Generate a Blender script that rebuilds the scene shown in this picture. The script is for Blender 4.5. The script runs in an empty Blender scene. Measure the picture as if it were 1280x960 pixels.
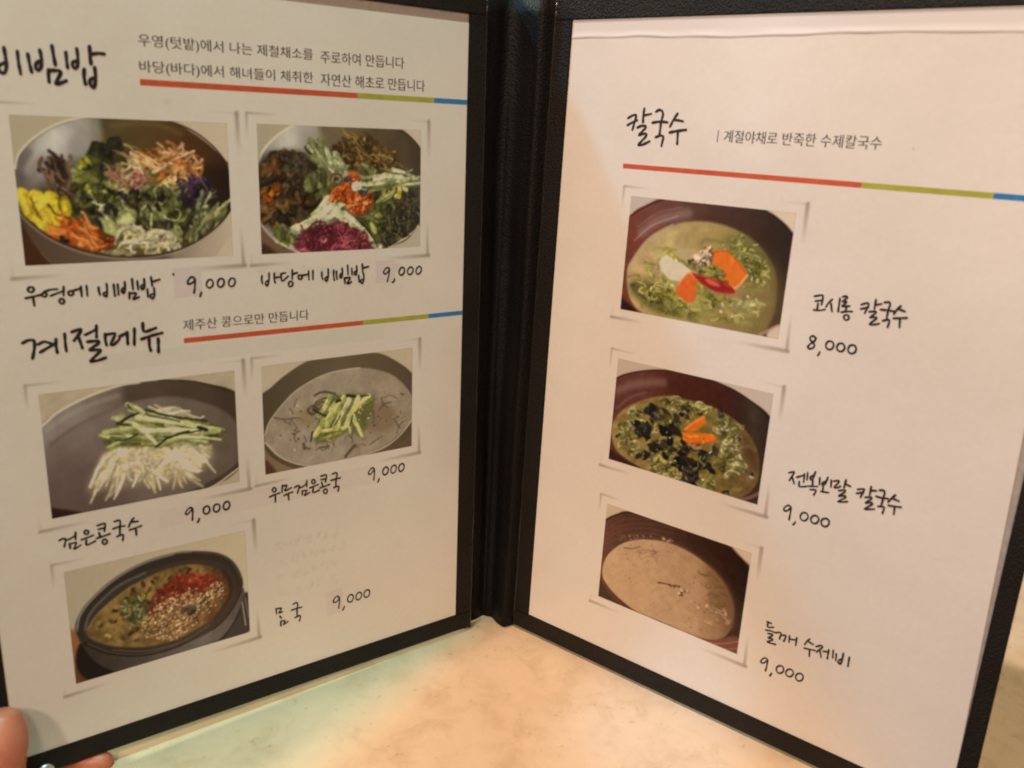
import bpy, bmesh, math, random
import numpy as np
from mathutils import Matrix, Vector

sc = bpy.context.scene
col = sc.collection

# ------------------------------------------------------------------ camera, light, exposure
TILT = math.radians(1.4)                      # the menu leans on the finger under its left cover
ANG_L, ANG_R = 0.47151, -0.83016              # headings of the two open covers
LEAN_L, LEAN_R = 0.01821, 0.02204
FOLD_L = Vector((-0.019085, 0.0, 0.0))
FOLD_R = Vector((0.019085, -0.00263, 0.0))
PAGE_W = 204.0
AX = Vector((math.cos(ANG_R), math.sin(ANG_R), 0.0))
T = Matrix.Translation((0, 0, 0.0016)) @ Matrix.Translation(FOLD_R) @ Matrix.Rotation(TILT, 4, -AX) @ Matrix.Translation(-FOLD_R)
T0 = T.copy()

cam_d = bpy.data.cameras.new("camera")
cam = bpy.data.objects.new("camera", cam_d)
col.objects.link(cam)
cam_d.sensor_width = 36.0
cam_d.lens = 1112.147 * 36.0 / 1280.0
cam_d.clip_start = 0.01
cam_d.clip_end = 50.0
cam_R = Matrix(((0.98600788, 0.0, -0.16669873), (-0.15963789, 0.28795777, -0.94424365), (0.04800219, 0.95764311, 0.28392863)))
cam.matrix_world = T @ (Matrix.Translation((-0.06769422, -0.40909, 0.25837976)) @ cam_R.to_4x4())
cam_d.dof.use_dof = True
cam_d.dof.focus_distance = 0.47
cam_d.dof.aperture_fstop = 13.0
sc.camera = cam

world = bpy.data.worlds.new("World")
sc.world = world
world.use_nodes = True
bg = world.node_tree.nodes["Background"]
bg.inputs[0].default_value = (1.0, 0.55, 0.28, 1)
bg.inputs[1].default_value = 0.13

def lamp(name, kind, loc, aim, power, colour, **kw):
    d = bpy.data.lights.new(name, kind)
    d.energy = power
    d.color = colour
    for k, v in kw.items():
        setattr(d, k, v)
    o = bpy.data.objects.new(name, d)
    col.objects.link(o)
    o.location = loc
    o.rotation_euler = (Vector(aim) - Vector(loc)).to_track_quat('-Z', 'Y').to_euler()
    return o

def az(a, r):
    return Vector((math.cos(math.radians(a)) * r, math.sin(math.radians(a)) * r, 0))
BASE = Vector((-0.003, 0.009, 0))
# added half-space spot: warms the right page and its table, ending at the fold
p = BASE + az(-136.0, 0.33) + Vector((0, 0, 1.20))
lamp("warm_half_spot", 'SPOT', p, p + az(-136.0 + 90, 1), 31.0, (1.0, 0.69, 0.51), spot_size=math.pi, spot_blend=0.006, shadow_soft_size=0.015)
# added half-space spot: tints the table before the left page cool green
p = BASE + az(-127.5, 0.40) + Vector((0, 0, 1.25))
lamp("cool_half_spot", 'SPOT', p, p + az(-127.5 - 90, 1), 34.0, (0.34, 0.92, 0.92), spot_size=math.pi, spot_blend=0.006, shadow_soft_size=0.015)
# ceiling lamps of the room
lamp("warm_ceiling_light", 'AREA', (-0.47, -0.90, 0.75), (0, 0, 0.15), 4.2, (1.0, 0.725, 0.55), shape='DISK', size=0.10)
lamp("warm_ceiling_light", 'AREA', (-0.12, -1.02, 0.92), (0, 0, 0.15), 3.4, (1.0, 0.74, 0.56), shape='DISK', size=0.16)
lamp("side_light", 'SPOT', (-0.95, 0.30, 1.38), (0.09, -0.09, 0.215), 45.0, (0.2, 0.62, 1.0), spot_size=math.radians(24), spot_blend=1.0, shadow_soft_size=0.07)
lamp("small_spot", 'SPOT', (-0.16, -0.40, 0.75), (0.066, -0.083, 0), 10.0, (0.3, 0.65, 1.0), spot_size=math.radians(7.5), spot_blend=1.0, shadow_soft_size=0.01)  # added spot: stands in for the bright patch on the table

lamp("back_light", 'AREA', (-0.55, 0.60, 0.75), (-0.10, 0.0, 0), 4.0, (0.85, 1.0, 0.62), shape='DISK', size=0.25)  # unseen fill lamp, added to brighten the table under the left cover
# unseen pale lamp added at the left: its mirror image streaks the right sleeve
wl = lamp("streak_light", 'AREA', (-1.13, -0.47, 0.68), (0.09, -0.073, 0.26), 0.8, (0.86, 0.93, 1.0), shape='RECTANGLE', size=0.13)
wl.data.size_y = 0.85
sc.view_settings.view_transform = 'Standard'
sc.view_settings.look = 'None'
sc.view_settings.exposure = 0.0
sc.view_settings.gamma = 1.0
sc.cycles.use_denoising = True
sc.cycles.filter_width = 1.9

# ------------------------------------------------------------------ helpers
def link(name, me, mats, parent=None):
    o = bpy.data.objects.new(name, me)
    col.objects.link(o)
    for m in (mats if isinstance(mats, (list, tuple)) else [mats]):
        me.materials.append(m)
    if parent:
        o.parent = parent
    return o

def mesh(name, vs, fs, mats, parent=None, smooth=False, idx=None):
    me = bpy.data.meshes.new(name)
    me.from_pydata([tuple(v) for v in vs], [], fs)
    me.update()
    if smooth:
        me.polygons.foreach_set('use_smooth', [True] * len(me.polygons))
    if idx:
        for pl, k in zip(me.polygons, idx):
            pl.material_index = k
    return link(name, me, mats, parent)

def cover_frame(s):
    if s == 'L':
        O, a, l, off = FOLD_L, ANG_L, LEAN_L, PAGE_W
    else:
        O, a, l, off = FOLD_R, ANG_R, LEAN_R, 0.0
    d = Vector((math.cos(a), math.sin(a), 0))
    n = Vector((-math.sin(a), math.cos(a), 0))
    up = Vector((0, 0, 1)) * math.cos(l) + n * math.sin(l)
    return O, d, up, up.cross(d), off
FR = {s: cover_frame(s) for s in 'LR'}
for s in 'LR':
    O, d, up, n, off = FR[s]
    if n.y > 0:
        n = -n
    FR[s] = (O, d, up, n, off)

def pt(s, u, v, w=0.0):
    """millimetres on a cover: u along, v up, w towards the reader"""
    O, d, up, n, off = FR[s]
    return O + d * ((u - off) / 1000) + up * (v / 1000) + n * (w / 1000)

def uvs(me, uvlist):
    lay = me.uv_layers.new(name="UVMap")
    a = np.empty(len(me.loops), dtype=np.int32)
    me.loops.foreach_get('vertex_index', a)
    lay.data.foreach_set('uv', np.asarray(uvlist, dtype=np.float32)[a].ravel())

def s2l(c):
    c = np.asarray(c, dtype=float) / 255.0
    return np.where(c <= 0.04045, c / 12.92, ((c + 0.055) / 1.055) ** 2.4)

# ------------------------------------------------------------------ materials
def mat(name):
    m = bpy.data.materials.new(name)
    m.use_nodes = True
    nt = m.node_tree
    return m, nt, nt.nodes, nt.links, nt.nodes["Principled BSDF"]

def noise_node(N, L, scale, detail=4, rough=0.55, coord='UV', dist=0.0):
    tc = N.new('ShaderNodeTexCoord')
    nz = N.new('ShaderNodeTexNoise')
    nz.inputs['Scale'].default_value = scale
    nz.inputs['Detail'].default_value = detail
    nz.inputs['Roughness'].default_value = rough
    nz.inputs['Distortion'].default_value = dist
    L.new(tc.outputs[coord], nz.inputs['Vector'])
    return nz

def ramp(N, L, src, stops):
    r = N.new('ShaderNodeValToRGB')
    e = r.color_ramp.elements
    while len(e) < len(stops):
        e.new(0.5)
    for k, (p_, c) in enumerate(stops):
        e[k].position = p_
        e[k].color = (*c, 1)
    L.new(src, r.inputs[0])
    return r

def mixc(N, L, mode, fac, a, b):
    x = N.new('ShaderNodeMix')
    x.data_type = 'RGBA'
    x.blend_type = mode
    if isinstance(fac, (int, float)):
        x.inputs[0].default_value = fac
    else:
        L.new(fac, x.inputs[0])
    for sock, v in ((x.inputs[6], a), (x.inputs[7], b)):
        if isinstance(v, tuple):
            sock.default_value = (*v, 1)
        else:
            L.new(v, sock)
    return x.outputs[2]

PAPER = (0.80, 0.765, 0.70)
def paper_nodes(nt, N, L, bs):
    """warm white paper in page coordinates: faint mottling, tiny specks, wavy sleeve gloss"""
    n1 = noise_node(N, L, 14.0, 3)
    c = mixc(N, L, 'MIX', ramp(N, L, n1.outputs[0], [(0.35, (0, 0, 0)), (0.65, (1, 1, 1))]).outputs[0], (0.775, 0.742, 0.675), (0.825, 0.79, 0.73))
    n2 = noise_node(N, L, 420.0, 3)
    c = mixc(N, L, 'MULTIPLY', 1.0, c, ramp(N, L, n2.outputs[0], [(0.3, (0.98, 0.977, 0.975)), (0.7, (1.012, 1.012, 1.012))]).outputs[0])
    n3 = noise_node(N, L, 170.0, 2, 0.5)
    c = mixc(N, L, 'MULTIPLY', 1.0, c, ramp(N, L, n3.outputs[0], [(0.195, (0.78, 0.73, 0.68)), (0.225, (1, 1, 1))]).outputs[0])
    n4 = noise_node(N, L, 24.0, 4, 0.6)
    bp = N.new('ShaderNodeBump')
    bp.inputs['Strength'].default_value = 0.025
    bp.inputs['Distance'].default_value = 0.02
    L.new(n4.outputs[0], bp.inputs['Height'])
    L.new(bp.outputs[0], bs.inputs['Normal'])
    bs.inputs['Roughness'].default_value = 0.17
    bs.inputs['Specular IOR Level'].default_value = 0.45
    return c

M = {}
def make_paper():
    m, nt, N, L, bs = mat("paper")
    L.new(paper_nodes(nt, N, L, bs), bs.inputs['Base Color'])
    M['paper'] = m
    m, nt, N, L, bs = mat("printed_paper")
    c = paper_nodes(nt, N, L, bs)
    at = N.new('ShaderNodeAttribute')
    at.attribute_name = "ink"
    L.new(mixc(N, L, 'MULTIPLY', 1.0, c, at.outputs['Color']), bs.inputs['Base Color'])
    M['print'] = m
make_paper()

def ink_mat(name, colour, rough=0.4, var=0.12):
    m, nt, N, L, bs = mat(name)
    nz = noise_node(N, L, 300.0, 3, 0.6, 'Object')
    lo = tuple(x * (1 - var) for x in colour)
    hi = tuple(min(1, x * (1 + var)) for x in colour)
    L.new(ramp(N, L, nz.outputs[0], [(0.3, lo), (0.7, hi)]).outputs[0], bs.inputs['Base Color'])
    bs.inputs['Roughness'].default_value = rough
    bs.inputs['Specular IOR Level'].default_value = 0.4
    M[name] = m
ink_mat("black_ink", (0.022, 0.019, 0.024), 0.45, 0.3)
ink_mat("grey_ink", (0.03, 0.026, 0.026), 0.45, 0.3)
ink_mat("red_ink", (0.60, 0.105, 0.045))
ink_mat("green_ink", (0.40, 0.42, 0.055))
ink_mat("blue_ink", (0.03, 0.22, 0.52))
ink_mat("grey_backing", (0.40, 0.37, 0.33), 0.6)

def leather(name, colour, grain, strength, rough):
    m, nt, N, L, bs = mat(name)
    tc = N.new('ShaderNodeTexCoord')
    vo = N.new('ShaderNodeTexVoronoi')
    vo.inputs['Scale'].default_value = grain
    L.new(tc.outputs['Object'], vo.inputs['Vector'])
    nz = noise_node(N, L, grain * 0.5, 5, 0.65, 'Object')
    nb = noise_node(N, L, 25.0, 3, 0.5, 'Object')
    add = N.new('ShaderNodeMath'); add.operation = 'ADD'
    L.new(vo.outputs['Distance'], add.inputs[0]); L.new(nz.outputs[0], add.inputs[1])
    bp = N.new('ShaderNodeBump')
    bp.inputs['Strength'].default_value = strength
    bp.inputs['Distance'].default_value = 0.0006
    L.new(add.outputs[0], bp.inputs['Height'])
    L.new(bp.outputs[0], bs.inputs['Normal'])
    L.new(ramp(N, L, nb.outputs[0], [(0.3, tuple(x * 0.75 for x in colour)), (0.7, tuple(x * 1.3 for x in colour))]).outputs[0], bs.inputs['Base Color'])
    bs.inputs['Roughness'].default_value = rough
    bs.inputs['Specular IOR Level'].default_value = 0.22
    M[name] = m
leather("black_leatherette", (0.013, 0.011, 0.009), 1300.0, 0.55, 0.55)
leather("spine_leatherette", (0.006, 0.005, 0.005), 900.0, 0.4, 0.6)

m, nt, N, L, bs = mat("glossy_edge")
bs.inputs['Base Color'].default_value = (0.02, 0.018, 0.016, 1)
bs.inputs['Roughness'].default_value = 0.18
nz = noise_node(N, L, 160.0, 3, 0.6, 'Object')
bp = N.new('ShaderNodeBump'); bp.inputs['Strength'].default_value = 0.5; bp.inputs['Distance'].default_value = 0.0008
L.new(nz.outputs[0], bp.inputs['Height']); L.new(bp.outputs[0], bs.inputs['Normal'])
M['glossy_edge'] = m

m, nt, N, L, bs = mat("contact_shade_grey")  # grey-green colour stands in for the contact shade under the cover
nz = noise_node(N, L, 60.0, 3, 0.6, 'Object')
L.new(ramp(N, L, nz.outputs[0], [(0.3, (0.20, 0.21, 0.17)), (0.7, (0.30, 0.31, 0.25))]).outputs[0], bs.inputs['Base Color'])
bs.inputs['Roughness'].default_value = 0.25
M['contact_shade_strip'] = m

m, nt, N, L, bs = mat("polished_metal")
bs.inputs['Base Color'].default_value = (0.78, 0.80, 0.85, 1)
bs.inputs['Metallic'].default_value = 1.0
nz = noise_node(N, L, 400.0, 3, 0.6, 'Object')
L.new(ramp(N, L, nz.outputs[0], [(0.3, (0.34,) * 3), (0.7, (0.5,) * 3)]).outputs[0], bs.inputs['Roughness'])
M['metal'] = m

# pale stone-look table laminate
m, nt, N, L, bs = mat("stone_laminate")
n1 = noise_node(N, L, 9.0, 6, 0.62, 'Object', 0.6)
n2 = noise_node(N, L, 55.0, 6, 0.65, 'Object', 0.4)
n3 = noise_node(N, L, 260.0, 3, 0.6, 'Object')
c = ramp(N, L, n1.outputs[0], [(0.28, (0.73, 0.56, 0.37)), (0.50, (0.79, 0.625, 0.425)), (0.74, (0.83, 0.68, 0.48))]).outputs[0]
c = mixc(N, L, 'MULTIPLY', 1.0, c, ramp(N, L, n2.outputs[0], [(0.32, (0.86, 0.83, 0.77)), (0.50, (1, 1, 1)), (0.72, (1.06, 1.06, 1.07))]).outputs[0])
c = mixc(N, L, 'MULTIPLY', 1.0, c, ramp(N, L, n3.outputs[0], [(0.26, (0.80, 0.74, 0.64)), (0.36, (1, 1, 1)), (0.66, (1, 1, 1)), (0.74, (1.10, 1.10, 1.10))]).outputs[0])
L.new(c, bs.inputs['Base Color'])
bs.inputs['Roughness'].default_value = 0.38
bs.inputs['Specular IOR Level'].default_value = 0.4
M['stone'] = m

m, nt, N, L, bs = mat("skin")
n1 = noise_node(N, L, 90.0, 4, 0.6, 'Object')
n2 = noise_node(N, L, 900.0, 3, 0.6, 'Object')
L.new(ramp(N, L, n1.outputs[0], [(0.3, (0.54, 0.155, 0.08)), (0.5, (0.62, 0.20, 0.115)), (0.72, (0.69, 0.26, 0.16))]).outputs[0], bs.inputs['Base Color'])
bs.inputs['Roughness'].default_value = 0.42
bs.inputs['Subsurface Weight'].default_value = 0.25
bs.inputs['Subsurface Radius'].default_value = (0.004, 0.0015, 0.0008)
bs.inputs['Subsurface Scale'].default_value = 1.0
bp = N.new('ShaderNodeBump'); bp.inputs['Strength'].default_value = 0.25; bp.inputs['Distance'].default_value = 0.0004
L.new(n2.outputs[0], bp.inputs['Height']); L.new(bp.outputs[0], bs.inputs['Normal'])
M['skin'] = m
m, nt, N, L, bs = mat("nail")
nz = noise_node(N, L, 200.0, 2, 0.5, 'Object')
L.new(ramp(N, L, nz.outputs[0], [(0.3, (0.66, 0.38, 0.30)), (0.7, (0.74, 0.47, 0.38))]).outputs[0], bs.inputs['Base Color'])
bs.inputs['Roughness'].default_value = 0.25
M['nail'] = m

# ------------------------------------------------------------------ the table
FRONT = Vector((0.408, -0.042, 0)).normalized()
BACK = Vector((-FRONT.y, FRONT.x, 0))
table = bpy.data.objects.new("table", None)
col.objects.link(table)
table.location = (0, 0, -0.028)
table["label"] = "pale beige stone-look table under the open menu"
table["category"] = "table"
bm = bmesh.new()
f0 = Vector((-0.192, -0.086, 0)) - BACK * 0.033
cs = [f0 - FRONT * 0.45, f0 + FRONT * 0.75, f0 + FRONT * 0.75 + BACK * 0.75, f0 - FRONT * 0.45 + BACK * 0.75]
lo = [bm.verts.new((c_.x, c_.y, 0.0)) for c_ in cs]
hi = [bm.verts.new((c_.x, c_.y, 0.028)) for c_ in cs]
bm.faces.new(hi); bm.faces.new(lo[::-1])
for k in range(4):
    bm.faces.new((lo[k], lo[(k + 1) % 4], hi[(k + 1) % 4], hi[k]))
bmesh.ops.bevel(bm, geom=list(bm.edges), offset=0.004, segments=3, affect='EDGES')
me = bpy.data.meshes.new("tabletop"); bm.to_mesh(me); bm.free()
link("tabletop", me, M['stone'], table)

# ------------------------------------------------------------------ the menu
menu = bpy.data.objects.new("menu_book", None)
col.objects.link(menu)
menu.matrix_world = T
menu["label"] = "black leatherette menu standing open with two printed pages of dishes"
menu["category"] = "menu"

def box_on(s, u0, u1, v0, v1, w0, w1, bevel=0.0, seg=2):
    bm = bmesh.new()
    vs = [bm.verts.new(pt(s, u, v, w)) for w in (w0, w1) for (u, v) in ((u0, v0), (u1, v0), (u1, v1), (u0, v1))]
    for f in ((0, 1, 2, 3), (7, 6, 5, 4), (0, 4, 5, 1), (1, 5, 6, 2), (2, 6, 7, 3), (3, 7, 4, 0)):
        bm.faces.new([vs[k] for k in f])
    if bevel:
        bmesh.ops.bevel(bm, geom=list(bm.edges), offset=bevel / 1000, segments=seg, affect='EDGES')
    bmesh.ops.recalc_face_normals(bm, faces=list(bm.faces))
    return bm

def build(name, bms, m, parent, smooth=False):
    me = bpy.data.meshes.new(name)
    tot = bmesh.new()
    for b in bms:
        tmp = bpy.data.meshes.new("tmp"); b.to_mesh(tmp); b.free()
        tot.from_mesh(tmp); bpy.data.meshes.remove(tmp)
    tot.to_mesh(me); tot.free()
    if smooth:
        me.polygons.foreach_set('use_smooth', [True] * len(me.polygons))
    return link(name, me, m, parent)

def tube(pts, r, n=8):
    bm = bmesh.new(); rings = []
    for k, p_ in enumerate(pts):
        a = (pts[min(k + 1, len(pts) - 1)] - pts[max(k - 1, 0)]).normalized()
        x = a.orthogonal().normalized(); y = a.cross(x)
        if rings:
            x = (px - a * px.dot(a)).normalized(); y = a.cross(x)
        px = x
        rings.append([bm.verts.new(p_ + (x * math.cos(t) + y * math.sin(t)) * r) for t in [2 * math.pi * q / n for q in range(n)]])
    for A, B in zip(rings, rings[1:]):
        for q in range(n):
            bm.faces.new((A[q], A[(q + 1) % n], B[(q + 1) % n], B[q]))
    bm.faces.new(rings[0][::-1]); bm.faces.new(rings[-1])
    bmesh.ops.recalc_face_normals(bm, faces=list(bm.faces))
    return bm

DIM = {'L': dict(o0=-9.0, o1=213.0, i0=0.0, i1=204.0, top=302.0), 'R': dict(o0=-9.3, o1=213.3, i0=0.0, i1=206.7, top=302.0)}
BOT, TOP = 9.3, 311.0
cover = {}
for s in 'LR':
    D = DIM[s]
    cover[s] = build("cover", [box_on(s, D['o0'], D['o1'], 0, TOP, -3.2, -0.6, 0.7)], M['black_leatherette'], menu)
    g = 0.08
    strips = [box_on(s, D['o0'] + .05, D['o1'] - .05, 0.05, BOT, -0.58, 0.75, 0.3), box_on(s, D['o0'] + .05, D['o1'] - .05, D['top'], TOP - .05, -0.58, 0.75, 0.3),
              box_on(s, D['o0'] + .05, D['i0'], BOT + g, D['top'] - g, -0.58, 0.75, 0.3), box_on(s, D['i1'], D['o1'] - .05, BOT + g, D['top'] - g, -0.58, 0.75, 0.3)]
    build("pocket_frame", strips, M['black_leatherette'], cover[s])
    ue = D['o1'] if s == 'L' else D['o0']
    rr = random.Random(4)
    build("edge_piping", [tube([pt(s, ue + rr.uniform(-.12, .12), v, 0.1 + rr.uniform(-.15, .15)) for v in np.linspace(-0.6, TOP, 40)], 0.00075)], M['glossy_edge'], cover[s], True)
    build("backing_sheet", [box_on(s, D['i0'] + .02, D['i1'] - .02, BOT + .02, D['top'] - .02, -0.58, -0.30)], M['grey_backing'], cover[s])
build("contact_shade_strip", [box_on('R', -9.0, 213.0, -1.5, -0.03, -1.2, 0.3, 0.15)], M['contact_shade_strip'], cover['R'])  # added strip: contact shade put into its colour
# small metal rivet at the left cover's lower corner
bm = bmesh.new()
bmesh.ops.create_uvsphere(bm, u_segments=20, v_segments=10, radius=0.0032)
O_, d_, up_, n_, off_ = FR['L']
R3 = Matrix((d_, up_, n_)).transposed().to_4x4()
for v_ in bm.verts:
    v_.co.z *= 0.45
bm.transform(Matrix.Translation(pt('L', 9.8, 0.9, 0.7)) @ R3)
build("corner_rivet", [bm], M['metal'], cover['L'], True)

# soft spine between the covers: a creased leatherette sheet
ctrl = [pt('L', 213, 0, -1.2), Vector((-0.0152, 0.0072, 0)), Vector((-0.0110, 0.0092, 0)), Vector((-0.0060, 0.0122, 0)), Vector((-0.0026, 0.0146, 0)), Vector((-0.0006, 0.0138, 0)),
        Vector((0.0023, 0.0122, 0)), Vector((0.0046, 0.0066, 0)), Vector((0.0073, 0.0028, 0)), pt('R', -9.2, 0, -1.2)]
def spline(P, n):
    P = [Vector(p_) for p_ in P]
    out = []
    Q = [P[0] * 2 - P[1]] + P + [P[-1] * 2 - P[-2]]
    for k in range(1, len(Q) - 2):
        a, b, c_, d2 = Q[k - 1], Q[k], Q[k + 1], Q[k + 2]
        for j in range(n):
            t = j / n
            out.append(0.5 * ((2 * b) + (c_ - a) * t + (2 * a - 5 * b + 4 * c_ - d2) * t * t + (3 * b - a - 3 * c_ + d2) * t ** 3))
    out.append(P[-1])
    return out
prof = spline(ctrl, 7)
vs, fs = [], []
nv, npf = 46, len(prof)
rs = random.Random(8)
ph = [rs.uniform(0, 6.3) for _ in range(6)]
for side in (0, 1):
    for j in range(nv):
        h = -0.0008 + 0.3118 * j / (nv - 1)
        for k, p_ in enumerate(prof):
            q = k / (npf - 1)
            a = prof[max(k - 1, 0)]; b = prof[min(k + 1, npf - 1)]
            nn = Vector((-(b - a).y, (b - a).x, 0)).normalized()
            lift = 1.0 if 0.03 < q < 0.97 else 0.0
            env = math.sin(math.pi * q) ** 0.5 * lift
            hh = h / 0.31
            wob = env * (0.0007 * math.sin(q * 13 + ph[0] + 1.6 * math.sin(hh * 3 + ph[1])) + 0.0003 * math.sin(q * 31 + ph[2] + 2.0 * hh) + 0.0004 * math.sin(hh * 17 + q * 9 + ph[3]))
            wob *= min(1.0, 0.25 + hh * 4)
            off = -0.0010 if side else 0.0
            back = (FR['L'][2].lerp(FR['R'][2], q) - Vector((0, 0, 1))) * h
            back.z = 0
            vs.append(p_ + nn * (wob - off) + Vector((0, 0, h)) + back)
def vid(side, j, k):
    return side * nv * npf + j * npf + k
for j in range(nv - 1):
    for k in range(npf - 1):
        fs.append((vid(0, j, k), vid(0, j, k + 1), vid(0, j + 1, k + 1), vid(0, j + 1, k)))
        fs.append((vid(1, j, k), vid(1, j + 1, k), vid(1, j + 1, k + 1), vid(1, j, k + 1)))
for k in range(npf - 1):
    fs.append((vid(0, 0, k), vid(1, 0, k), vid(1, 0, k + 1), vid(0, 0, k + 1)))
    fs.append((vid(0, nv - 1, k), vid(0, nv - 1, k + 1), vid(1, nv - 1, k + 1), vid(1, nv - 1, k)))
for j in range(nv - 1):
    fs.append((vid(0, j, 0), vid(0, j + 1, 0), vid(1, j + 1, 0), vid(1, j, 0)))
    fs.append((vid(0, j, npf - 1), vid(1, j, npf - 1), vid(1, j + 1, npf - 1), vid(0, j + 1, npf - 1)))
mesh("spine", vs, fs, M['spine_leatherette'], menu, True)

# ------------------------------------------------------------------ the pages
def page_sheet(s, poly):
    """a thin sheet of paper with its own page coordinates"""
    P0 = [pt(s, u, v, 0.0) for u, v in poly]
    P1 = [pt(s, u, v, -0.22) for u, v in poly]
    n = len(poly)
    fs = [tuple(range(n)), tuple(range(2 * n - 1, n - 1, -1))] + [(k, k + n, (k + 1) % n + n, (k + 1) % n) for k in range(n)]
    o = mesh("page", P0 + P1, fs, M['paper'], menu)
    uvs(o.data, [(u / 1000 + (0.4 if s == 'R' else 0), v / 1000) for u, v in poly] * 2)
    return o
page = {'L': page_sheet('L', [(0.05, 9.35), (203.9, 9.35), (203.9, 298.1), (0.05, 297.6)]),
        'R': page_sheet('R', [(0.05, 9.35), (206.5, 9.35), (206.4, 40), (203.6, 165), (203.4, 301.9), (0.05, 301.9)])}

def sheet(name, s, grid_u, grid_v, w, ink, parent, material=None):
    """flat print in page millimetres; ink is (rows, cols, 3), rows from the top"""
    nu, nv = len(grid_u), len(grid_v)
    O, d, up, n, off = FR[s]
    U, V = np.meshgrid(np.asarray(grid_u, float), np.asarray(grid_v, float))
    co = (np.array(O)[None, None] + np.array(d)[None, None] * ((U - off) / 1000)[..., None] + np.array(up)[None, None] * (V / 1000)[..., None] + np.array(n)[None, None] * (w / 1000))
    idx = np.arange(nu * nv).reshape(nv, nu)
    quads = np.stack([idx[1:, :-1], idx[1:, 1:], idx[:-1, 1:], idx[:-1, :-1]], -1).reshape(-1, 4)
    me = bpy.data.meshes.new(name)
    me.vertices.add(nu * nv)
    me.vertices.foreach_set('co', co.reshape(-1).astype(np.float32))
    me.loops.add(quads.size)
    me.loops.foreach_set('vertex_index', quads.reshape(-1).astype(np.int32))
    me.polygons.add(len(quads))
    me.polygons.foreach_set('loop_start', np.arange(0, quads.size, 4, dtype=np.int32))
    me.update(calc_edges=True)
    uvs(me, np.stack([U / 1000 + (0.4 if s == 'R' else 0), V / 1000], -1).reshape(-1, 2))
    if ink is not None:
        at = me.color_attributes.new("ink", 'FLOAT_COLOR', 'POINT')
        rgba = np.ones((nu * nv, 4), dtype=np.float32)
        rgba[:, :3] = ink.reshape(-1, 3)
        at.data.foreach_set('color', rgba.ravel())
    return link(name, me, material or M['print'], parent)

# three-coloured divider bars
def divider(s, segs, v0, v1):
    vs, fs, ix = [], [], []
    for k, (a, b) in enumerate(segs):
        base = len(vs)
        vs += [pt(s, a, v0, .04), pt(s, b, v0, .04), pt(s, b, v1, .04), pt(s, a, v1, .04)]
        fs.append((base, base + 1, base + 2, base + 3)); ix.append(k)
    mesh("divider_bar", vs, fs, [M['red_ink'], M['green_ink'], M['blue_ink']], page[s], idx=ix)
divider('L', [(64.8, 150.1), (150.1, 186.7), (186.7, 203.8)], 264.0, 266.1)
divider('L', [(74.3, 151.7), (151.7, 185.2), (185.2, 203.8)], 168.9, 170.9)
divider('R', [(32.3, 135.1), (135.1, 179.3), (179.3, 203.3)], 240.7, 242.7)

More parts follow.
